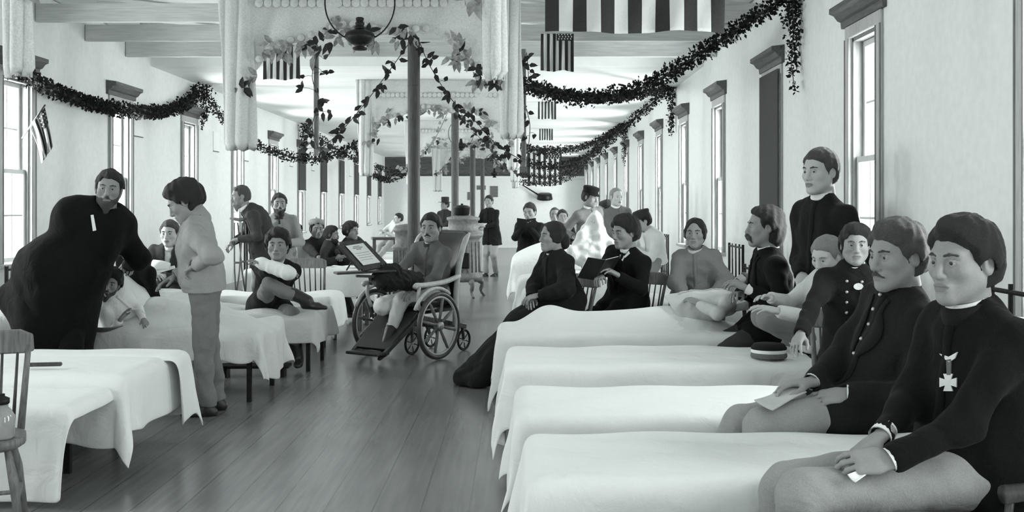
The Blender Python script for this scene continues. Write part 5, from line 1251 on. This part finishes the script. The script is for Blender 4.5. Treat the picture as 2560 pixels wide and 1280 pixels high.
# ================================================================ flags
def flag(label, x, Y, zt, w, h, n=13, canton=None, seed=0, stars=True, group='striped flags hung from the joists', amp=.02):
    nx, ny = n * 3, 16; V = []; mi = []
    for j in range(ny + 1):
        t = j / ny
        for i in range(nx + 1):
            q = i / nx; V.append(((q - .5) * w * (1 - .10 * t * (2 * q - 1) ** 2 * 0) + (.5 - q) * .10 * w * t * 0, amp * t * math.sin(q * 13 + seed) + amp * .5 * math.sin(q * 29 + t * 3) - amp * .3, -h * t + .02 * h * t * math.sin(q * 9 + seed)))
    Q = [(j * (nx + 1) + i, j * (nx + 1) + i + 1, (j + 1) * (nx + 1) + i + 1, (j + 1) * (nx + 1) + i) for j in range(ny) for i in range(nx)]
    for j in range(ny):
        for i in range(nx):
            q, t = (i + .5) / nx, (j + .5) / ny; m_ = (i // 3) % 2
            if canton and canton[0] < q < canton[1] and t < canton[2]: m_ = 0
            mi.append(m_)
    o = mk('hanging_flag', V, Q, ['flag_dark', 'flag_pale'], None, True, mi, (x, Y, zt)); tag(o, label, 'flag', group)
    md = o.modifiers.new('s', 'SOLIDIFY'); md.thickness = .004
    if canton and stars:
        mb = MB(); a, b, c = canton
        for r_ in range(3):
            for k in range(5):
                q = a + (b - a) * (k + .7 + .3 * (r_ % 2)) / 5.8; t = c * (r_ + .6) / 3.2; cc = np.array([(q - .5) * w, -amp - .012, -h * t]); R_ = (b - a) * w / 16; pts = []
                for s_ in range(10): an = math.pi / 2 + s_ * math.pi / 5; rr = R_ if s_ % 2 == 0 else R_ * .42; pts.append((cc[0] + rr * math.cos(an), cc[2] + rr * math.sin(an)))
                mb.prism(pts, cc[1] - .002, cc[1] + .002, 1)
        mb.build('star', 'flag_pale', o)
    return o
flag('large striped flag hung across the top right, cut by the upper edge', .935, 8.55, 3.42, 1.42, .53, 13, None, 1, amp=.03)
flag('small striped flag with star canton just under the large one', .455, 12.15, 3.46, .37, .42, 11, (.48, 1, .18), 2)
flag('small striped flag below the thick garland, second along the right', .555, 19.8, 3.46, .33, .33, 11, None, 3)
flag('small striped flag third along the right, above the crossing garlands', .72, 26.6, 3.45, .33, .28, 11, None, 4)
flag('big striped flag hung before the dark band of the end wall', .98, 38.0, 3.44, 1.2, 1.15, 13, (.55, 1., .2), 5)
flag('striped flag half hidden by the broad white arch tail at left', -2.82, 12.95, 3.46, .44, .42, 11, (0, .45, .2), 6)
def wall_flag():
    Y = 10.95; r = empty('flag_on_staff', at(55, 346, Y), 0, 'small stars-and-stripes flag on a slanted staff fixed to the left wall', 'flag'); o = at(55, 346, Y)
    MB().tube([(0, 0, 0), at(113, 262, Y - .12) - o], .008, 8).build('staff', 'wood_dark', r, True)
    n, m_ = 27, 20; V = []; mi = []
    for j in range(m_ + 1):
        t = j / m_
        for i in range(n + 1):
            q = i / n
            a = np.array([74, 318]) + (np.array([112, 268]) - np.array([74, 318])) * q; b = np.array([104, 408]) + (np.array([133, 366]) - np.array([104, 408])) * q
            mid = np.array([100, 372]) * (1 - q) + np.array([124, 318]) * q
            p = (1 - t) ** 2 * a + 2 * t * (1 - t) * mid + t * t * b
            V.append(at(p[0], p[1], Y - .08 + .05 * math.sin(q * 14 + 2 * t) * (.3 + t)) - o)
    for j in range(m_):
        for i in range(n): mi.append(0 if (i > 15 and j < 8) else (i // 3 + 1) % 2)
    f_ = mk('flag_cloth', V, [(j * (n + 1) + i, j * (n + 1) + i + 1, (j + 1) * (n + 1) + i + 1, (j + 1) * (n + 1) + i) for j in range(m_) for i in range(n)], ['flag_dark', 'flag_pale'], r, True, mi)
    md = f_.modifiers.new('s', 'SOLIDIFY'); md.thickness = .004
    mb = MB()
    for i in range(4):
        for j in range(3):
            k = (1 + j * 2 + 1) * (n + 1) + 17 + i * 3; p = np.array(V[k]); mb.ball(p + (0, -.012, 0), (.007, .003, .007), 5, 4)
    mb.build('star', 'flag_pale', f_)
wall_flag()
# ================================================================ lamps
def lamp(x, Y, zc, label, s=1.):
    r = empty('hanging_oil_lamp', (x, Y, zc), 0, label, 'lamp', 'oil lamps hung over the aisle')
    mb = MB(); P = [(.275 * s * math.cos(a), 0, .28 * s + .275 * s * math.sin(a)) for a in np.linspace(-math.pi * .72 / 1 * .5 - math.pi / 2 + .95, math.pi * 1.5 - .55, 40)]
    P = [(.275 * s * math.sin(a), 0, .27 * s - .30 * s * math.cos(a)) for a in np.linspace(.40, 2 * math.pi - .40, 44)]
    mb.tube(P, .006 * s, 8); mb.tube([P[0], (.10 * s, 0, .0)], .006 * s, 6); mb.tube([P[-1], (-.10 * s, 0, 0)], .006 * s, 6); mb.build('hoop', 'iron_black', r, True)
    MB().lathe([(.03, -.105), (.055, -.10), (.058, -.085), (.03, -.075), (.07, -.055), (.115, -.015), (.12, .01), (.105, .035), (.06, .055), (.035, .06)], n=28).build('font', 'iron_black', r, True)
    MB().lathe([(.03, .06), (.042, .065), (.042, .08), (.028, .085), (.036, .10), (.036, .115), (.026, .12), (.032, .14), (.032, .15), (.022, .155)], n=20).build('burner', 'iron_black', r, True)
    mb = MB(); mb.lathe([(.026, .155), (.042, .19), (.044, .22), (.032, .27), (.026, .36), (.026, .42)], n=20, caps=False); mb.build('chimney', 'lamp_glass', r, True)
    MB().tube([(0, 0, .57 * s), (0, 0, 3.46 - zc)], .004, 6).build('wire', 'iron_black', r)
    return r
lamp(-1.235, 8.5, 2.845, 'hanging oil lamp with round wire hoop at the top centre')
lamp(-1.22, 23.6, 2.86, 'second hanging oil lamp, small, by the second post', 1.)
lamp(-.62, 30.0, 2.45, 'farthest small hanging oil lamp left of the striped flag', 1.)
# ================================================================ stoves, table, small things
def stove_drum():
    r = empty('drum_stove', at(1020, 780, 14.4) * (1, 1, 0), 0, 'fluted sheet-iron drum stove just left of the dark post', 'stove')
    prof = [(.20, .12), (.205, .2), (.20, .22), (.19, .95), (.20, .97), (.20, 1.0), (.175, 1.02), (.175, 1.17), (.195, 1.19), (.195, 1.23), (.15, 1.27), (.03, 1.29)]
    MB().lathe(prof, n=32).build('body', 'stove_iron', r, True)
    mb = MB()
    for k in range(24):
        a = 2 * math.pi * k / 24; mb.tube([(.197 * math.cos(a), .197 * math.sin(a), .24), (.19 * math.cos(a), .19 * math.sin(a), .94)], .009, 6)
    mb.build('fluting', 'stove_iron', r, True)
    for k in range(3): a = 2.1 * k; MB().tube([(.15 * math.cos(a), .15 * math.sin(a), .14), (.20 * math.cos(a), .20 * math.sin(a), .07), (.19 * math.cos(a), .19 * math.sin(a), 0)], [.025, .02, .018], 8).build('leg', 'stove_iron', r, True)
stove_drum()
def box_stove():
    c = at(1158, 740, 18.3) * (1, 1, 0); r = empty('iron_stove', c, 0, 'tall pale iron stove on curved legs behind the wheelchair', 'stove')
    MB().lathe([(.30, .26), (.33, .30), (.33, .36), (.28, .40), (.27, .95), (.29, .99), (.33, 1.02), (.33, 1.07), (.26, 1.10), (.25, 1.28), (.28, 1.30), (.28, 1.34), (.1, 1.38)], n=36).build('body', 'stove_iron', r, True)
    mb = MB()
    for k in range(20):
        a = 2 * math.pi * k / 20; mb.tube([(.282 * math.cos(a), .282 * math.sin(a), .42), (.275 * math.cos(a), .275 * math.sin(a), .93)], .012, 6)
    mb.build('ribs', 'stove_iron', r, True)
    MB().box((0, -.28, .62), (.24, .05, .26), bev=.015).build('door', 'iron_black', r)
    for k in range(4):
        a = math.pi / 4 + k * math.pi / 2 - .3; d = np.array([math.cos(a), math.sin(a), 0]); MB().tube(catmull([d * .26 + (0, 0, .30), d * .36 + (0, 0, .22), d * .33 + (0, 0, .10), d * .40 + (0, 0, .0)], 4), [.05] * 4 + [.035] * 4 + [.025] * 5, 8).build('leg', 'stove_iron', r, True)
    o = empty('iron_pot', c + (-.02, -.02, 1.372), 0, 'dark lidded pot standing on the pale iron stove', 'pot')
    MB().lathe([(.10, .0), (.13, .02), (.135, .12), (.145, .13), (.14, .145)], n=24).build('body', 'iron_black', o, True); MB().lathe([(.14, .145), (.10, .17), (.02, .18), (.02, .20), (.001, .205)], n=24).build('lid', 'iron_black', o, True)
box_stove()
# stove counter with pipe collar further back
t = empty('wash_stand', at(1150, 700, 25.5) * (1, 1, 0), 0, 'pale wash stand with a slab top beyond the iron stove', 'stand')
MB().box((0, 0, 1.02), (1.3, .6, .06), bev=.015).build('top', 'wood_light', t); MB().box((0, 0, .5), (1.1, .5, .98), bev=.01).build('cabinet', 'wood_light', t)
def white_table():
    c = np.array([-2.42, 13.55, 0.]); r = empty('dining_table', c, 0, 'long table under a white cloth where four men sit', 'table')
    MB().box((0, 0, .72), (1.15, .76, .03)).build('tabletop', 'wood_mid', r)
    for sx in (-1, 1):
        for sy in (-1, 1): MB().box((sx * .5, sy * .32, .352), (.06, .06, .705), bev=.005).build('leg', 'wood_mid', r)
    bedspread('tablecloth', (c[0] - .6, c[1], 0), 0, 1.2, .8, .742, .36, .3, .38, seed=60, a0=0, label='white tablecloth on the table of the four men', cat='tablecloth', ragged=.05, fold=1.3)
    for i, (u, v, y, w_, lab) in enumerate([(853, 652, 13.6, .22, 'open ledger on the white table before the bearded man'), (905, 660, 13.4, .20, 'pale paper lying on the white table near its aisle end')]):
        p = at(u, v, y); o = empty('book', (p[0], p[1], .756), .5 * i, lab, 'book')
        for sx in (-1, 1): MB().box((sx * w_ / 4, 0, .008), (w_ / 2, .17, .016), roty(-sx * .10), bev=.004).build('page_block', 'paper', o)
        MB().box((0, 0, -.002), (w_ + .02, .19, .004)).build('cover', 'leather_black', o)
    o = MB().lathe([(.03, 0), (.075, .004), (.10, .018), (.098, .02), (.07, .008), (.001, .007)], n=24).build('plate', 'paper', loc=(-2.02, 13.35, .757), smooth=True); tag(o, 'round plate on the aisle end of the white table', 'plate')
white_table()
chair(-2.43, 12.82, 185, 'dark spindle-back chair standing before the white table')
chair(-2.47, 4.92, -22, 'wooden spindle-back chair in the near left corner holding a glass jar')
j = empty('glass_jar', (-2.325, 4.86, .463), 0, 'glass jar with dark stopper on the near left chair', 'jar')
MB().lathe([(.055, 0), (.062, .01), (.062, .10), (.045, .13), (.034, .14), (.034, .155)], n=24).build('body', 'jar_glass', j, True); MB().lathe([(.037, .155), (.04, .16), (.04, .18), (.02, .19), (.02, .20)], n=16).build('stopper', 'iron_black', j, True)
t = empty('small_table', at(962, 640, 20.6) * (1, 1, 0), .2, 'small dark table by the pale reclining man', 'table')
MB().box((0, 0, .92), (.50, .4, .05), bev=.01).build('tabletop', 'wood_dark', t)
for sx in (-1, 1):
    for sy in (-1, 1): MB().box((sx * .2, sy * .15, .45), (.04, .04, .9)).build('leg', 'wood_dark', t)
b = empty('tin_basin', (-3.19, 8.42, .605), 0, 'grey metal basin on the pale blanket before the patient', 'basin')
b.rotation_euler = (.10, 0, 0)
MB().lathe([(.10, 0), (.12, .004), (.165, .075), (.175, .082), (.172, .088), (.16, .078), (.115, .012), (.001, .010)], n=36).build('bowl', 'steel_grey', b, True)
b.location = tuple(at(276, 835, 8.42))
def tray():
    r = empty('slotted_tray', at(368, 866, 8.36), .25, 'black slotted metal tray on the blanket beside the basin', 'tray'); mb = MB(); w_, d_, h_ = .19, .11, .11
    for z in (.008, h_): mb.tube([(-w_ / 2, -d_ / 2, z), (w_ / 2, -d_ / 2, z), (w_ / 2, d_ / 2, z), (-w_ / 2, d_ / 2, z)], .009, 6, closed=True)
    for k in range(5):
        for y in (-1, 1): mb.box((-w_ / 2 + w_ * k / 4, y * d_ / 2, h_ / 2), (.016, .008, h_))
    mb.box((0, -d_ / 2, h_ / 2), (w_, .008, .018)); mb.build('rack', 'iron_black', r)
    MB().beam((.09, 0, .02), (.20, .02, .03), .05, .03, bev=.006).build('handle', 'iron_black', r)
tray()
pillow(at(322, 748, 8.72), (.50, .40, .18), (.9, .5, .5), label='white pillow propped behind the bearded patient', seed=3)
pillow(at(432, 752, 8.98), (.46, .34, .17), (.1, .1, .2), label='white pillow on the blanket left of the standing man', seed=4)
pillow(at(12, 800, 8.5), (.55, .4, .22), (.3, 0, .2), label='grey pillow at the far left edge behind the doctor', m='sheet_grey', seed=5)
o = MB().beam((0, 0, 0), (.19, .03, .0), .028, .022, bev=.006).build('brush', 'wood_dark', loc=tuple(at(66, 912, 6.15))); tag(o, 'dark wooden brush lying on the white bedspread beside the left chair', 'brush')
bn = empty('low_bench', (-2.33, 9.62, 0), .05, 'low black bench on the floor under the bed of the bandaged man', 'bench')
MB().box((0, 0, .095), (.62, .17, .03), bev=.006).build('top', 'iron_black', bn)
for sx in (-1, 1): MB().box((sx * .25, 0, .04), (.03, .15, .08)).build('leg', 'iron_black', bn)
# newspaper, books, papers, basins held by people
def paper(name, corners, label, cat, th=.004, m='paper', nfold=0):
    c = np.mean(corners, 0); P = [np.asarray(p) - c for p in corners]; n = 10; V = []; nn = nrm(np.cross(P[1] - P[0], P[3] - P[0]))
    for i in range(n + 1):
        for k in range(n + 1):
            a, b = i / n, k / n; p = (P[0] * (1 - a) + P[1] * a) * (1 - b) + (P[3] * (1 - a) + P[2] * a) * b; V.append(p + nn * .012 * math.sin(a * 3 + b * 2))
    o = mk(name, V, [(i * (n + 1) + k, (i + 1) * (n + 1) + k, (i + 1) * (n + 1) + k + 1, i * (n + 1) + k + 1) for i in range(n) for k in range(n)], m, None, True, loc=c); md = o.modifiers.new('s', 'SOLIDIFY'); md.thickness = th; return tag(o, label, cat)
paper('paper_sheet', [at(1885, 1001, 4.40), at(1973, 961, 4.52), at(2016, 988, 4.44), at(1932, 1021, 4.34)], 'white paper held by the second seated soldier', 'paper', m='paper_shaded')
paper('folded_letter', [at(2118, 1186, 3.20), at(2228, 1126, 3.27), at(2242, 1140, 3.26), at(2140, 1200, 3.18)], 'folded white letter under the clasped hands of the nearest soldier', 'letter', m='paper')
def open_book(c, rz, rx_, w_, h_, label, cover='leather_black'):
    r = empty('book', c, 0, label, 'book'); r.rotation_euler = (rx_, 0, rz)
    for sx in (-1, 1):
        MB().box((sx * w_ / 4, 0, .004), (w_ / 2, h_, .006), roty(-sx * .22), bev=.002).build('cover', cover, r)
        MB().box((sx * w_ / 4, 0, .014), (w_ / 2 - .012, h_ - .02, .014), roty(-sx * .22), bev=.004).build('page_block', 'paper', r)
    return r
open_book(at(1500, 672, 9.15), .55 + math.pi, .85, .34, .24, 'large dark open book held by the gentleman in black')
open_book(at(1316, 560, 19.12), math.pi, .9, .34, .24, 'dark open book held by the distant young man reading')
mb = MB(); c = at(392, 676, 10.62)
np_ = empty('newspaper', c, 0, 'rolled-open white newspaper held by the seated man in the waistcoat', 'newspaper')
for k, (dx, dz, an, w_, rr) in enumerate([(-.10, .03, .5, .20, .035), (.02, -.015, -.30, .34, .022), (.06, .05, .1, .16, .05)]):
    MB().tube([(dx - w_ / 2 * math.cos(an), -.02 * k, dz + w_ / 2 * math.sin(an)), (dx, -.02 * k - .01, dz + .006), (dx + w_ / 2 * math.cos(an), -.02 * k, dz - w_ / 2 * math.sin(an))], [rr, rr * .9, rr * .7], 14).build('fold', 'paper', np_, True)
o = MB().lathe([(.08, 0), (.10, .004), (.15, .06), (.158, .064), (.15, .066), (.09, .01), (.001, .01)], n=28).build('wash_basin', 'paper', loc=tuple(at(1200, 566, 23.42)), smooth=True); tag(o, 'white basin held by the standing man beside the iron stove', 'basin')
# white sheet the orderly holds up
def held_sheet():
    f = Fld(at(1400, 665, 14.0) - (.1, .35, .02), at(1580, 530, 14.0) + (.1, .4, .1), .014); c = at(1484, 548, 14.16)
    for u_ in (1425, 1455, 1485, 1515, 1545): f.cone(c, at(u_, 650 - abs(u_ - 1485) * .1, 14.02), .05, .10, .05, ((0, 1, 0), .6))
    f.ripple(.011, 24, 3, [(1, .1, .1)], 3); f.ripple(.006, 60, 5); V, Q = f.mesh(); o = mk('white_sheet', V - c, Q, 'sheet_white', None, True, None, c); tag(o, 'white sheet held up by the orderly in the grey jacket', 'sheet')
held_sheet()
# crutches
for (a, b, lab) in (((596, 548, 12.9), (588, 726, 12.9), 'wooden crutch under the near arm of the man in the dark coat'), ((604, 548, 13.2), (618, 745, 13.2), 'wooden crutch under the far arm of the man in the dark coat')):
    p, q = at(*a), at(*b); q[2] = 0; L = np.linalg.norm(p - q); r = empty('crutch', q, 0, lab, 'crutch'); d = (p - q)
    mb = MB(); mb.tube([(0, 0, 0), d * .35], [.012, .016], 8)
    for s in (-1, 1): mb.tube([d * .33, d * .55 + (s * .03, 0, 0), d * .97 + (s * .05, 0, 0)], .010, 8)
    mb.build('shaft', 'wood_mid', r, True); MB().tube([d + (-.10, 0, .01), d + (0, 0, -.008), d + (.10, 0, .01)], [.014, .02, .014], 8).build('armpit_rest', 'wood_mid', r, True); MB().tube([d * .62 + (-.04, 0, 0), d * .62 + (.04, 0, 0)], .012, 8).build('handgrip', 'wood_mid', r, True)
# cap on the bed
k = empty('soldier_cap', at(1922, 893, 6.52), .3, 'dark cap with white bands lying on the white bedspread', 'cap')
MB().lathe([(.105, 0), (.11, .012), (.105, .03)], n=28, caps=False).build('band', 'wool_mid', k, True); MB().lathe([(.105, .03), (.107, .036), (.106, .05)], n=28, caps=False).build('white_braid', 'cotton_white', k, True); MB().lathe([(.106, .05), (.108, .06), (.09, .082), (.04, .088), (.001, .088)], n=28, caps=False).build('crown', 'wool_navy', k, True)
# bed-number cards on the left wall, notices on the far wall, pan
for u, v, h_, lab in ((347, 303, .40, 'narrow white card on the left wall under the long garland'), (541, 354, .32, 'white card on the left wall beside the broad arch tail'), (616, 384, .26, 'white card on the left wall just below the broad arch tail'), (729, 393, .40, 'white card on the left wall under the garland, left of the rod'), (783, 404, .44, 'white card on the left wall under the garland, behind the rod'), (876, 428, .3, 'white card on the left wall beside the second arch tail')):
    Y = 5.02 * F / (VX - u); p = at(u, v, Y); o = empty('bed_card', (XL + .004, Y, p[2]), 0, lab, 'card', 'bed cards on the left wall')
    MB().box((0, 0, 0), (.012, .34, h_)).build('card', 'paper', o); MB().box((.002, 0, -h_ / 2 - .006), (.014, .34, .012)).build('edge_strip', 'wood_dark', o)
for u, v, w_, h_, lab in ((1177, 490, .26, .30, 'dark notice on the end wall, left of the larger one'), (1235, 479, .30, .42, 'large dark notice on the end wall'), (1203, 469, .34, .16, 'faint wide notice on the end wall above the others')):
    o = MB().box((0, 0, 0), (w_, .02, h_), bev=.004).build('notice', 'stove_iron'); o.location = tuple(at(u, v, YB - .006)); tag(o, lab, 'notice')
r = empty('hanging_pan', at(1362, 490, YB - .15), 0, 'dark long-handled pan hanging on the end wall', 'pan')
MB().lathe([(.22, .10), (.26, .08), (.30, -.12), (.29, -.13)], (0, 0, 0), rotx(.2), n=24).build('bowl', 'iron_black', r, True); MB().tube([(-.25, 0, .05), (-.85, .02, .42)], [.03, .02], 8).build('handle', 'iron_black', r, True)
# ---- sewn-on and worn details
def worn(J, name, m, pts, poly, th=.004, src='jacket'):
    """a small plate on the clothing where the photograph shows it; poly = outline in pixels round (u, v)"""
    ob = J[src] if not isinstance(src, bpy.types.Object) else src
    P = []
    for u, v in poly:
        p, n_ = on(ob, u, v, .006)
        if p is None: return None
        P.append((p, n_))
    nn = nrm(sum(n_ for _, n_ in P)); V = [p for p, _ in P] + [p - nn * th for p, _ in P]; k = len(P)
    return mk(name, V, [tuple(range(k)), tuple(range(k, 2 * k))[::-1]] + [(i, k + i, k + (i + 1) % k, (i + 1) % k) for i in range(k)], m, J['root'], False)
def cross(u, v, r): 
    a = r * .34; b = r * .55; return [(u - b, v - r), (u + b, v - r), (u + a, v - a), (u + r, v - b), (u + r, v + b), (u + a, v + a), (u + b, v + r), (u - b, v + r), (u - a, v + a), (u - r, v + b), (u - r, v - b), (u - a, v - a)]
worn(R1, 'medal_ribbon', 'wool_mid', None, [(2369, 900), (2381, 898), (2380, 938), (2370, 938)])
worn(R1, 'cross_medal', 'flag_pale', None, cross(2373, 956, 21))
worn(R1, 'eagle_pin', 'flag_pale', None, [(2352, 884), (2375, 892), (2396, 880), (2390, 896), (2376, 906), (2362, 896)])
worn(R3, 'badge', 'flag_pale', None, [(2146 + 12 * math.cos(a), 716 + 8 * math.sin(a)) for a in np.linspace(0, 6.28, 13)[:-1]])
worn(GB, 'white_ribbon', 'flag_pale', None, [(1556, 640), (1572, 628), (1575, 634), (1562, 646), (1560, 656), (1554, 650)])
worn(ST, 'sleeve_stripe', 'wool_black', None, [(520, 583), (548, 580), (548, 584), (521, 587)])
# bandaged forearm, bandaged stump
def wrap(J, name, a, b, ra, rb, m='cotton_white'):
    f = Fld(np.minimum(a, b) - .15, np.maximum(a, b) + .15, .008); f.cone(a, b, ra, rb, .02); f.ripple(.003, 60, 3, [nrm(b - a)]); V, Q = f.mesh(); return mk(name, V - J['O'], Q, m, J['root'])
wrap(BA, 'bandage', at(650, 657, 9.84), at(722, 683, 9.72), .055, .068)
wrap(WC, 'stump_bandage', WC['KR'] + nrm(WC['HR'] - WC['KR']) * .06, WC['KR'] + nrm(WC['KR'] - WC['HR']) * .03, .094, .092)
wrap(WC, 'glove', WC['WR'] + nrm(WC['WR'] - WC['ER']) * .02, WC['WR'] + nrm(WC['WR'] - WC['ER']) * .13, .05, .045, 'wool_black')

worn(DR, 'white_slip', 'paper', None, [(226, 538), (233, 537), (240, 576), (232, 578)], src=[c for c in DR['root'].children if c.name.startswith('cape')][0])
def muff():
    a, b = at(962, 696, 10.60), at(1036, 702, 10.78); f = Fld(np.minimum(a, b) - .2, np.maximum(a, b) + .2, .009)
    f.cone(a, b, .125, .095, .05); f.ell(at(985, 672, 10.62), .07, .05); f.ripple(.010, 70, 4); f.ripple(.006, 150, 5); V, Q = f.mesh(); c = (a + b) / 2
    o = mk('fur_cap', V - c, Q, 'hair_dark', None, True, None, c); tag(o, 'shaggy black fur bundle on the lap of the man in the wheelchair', 'fur')
muff()
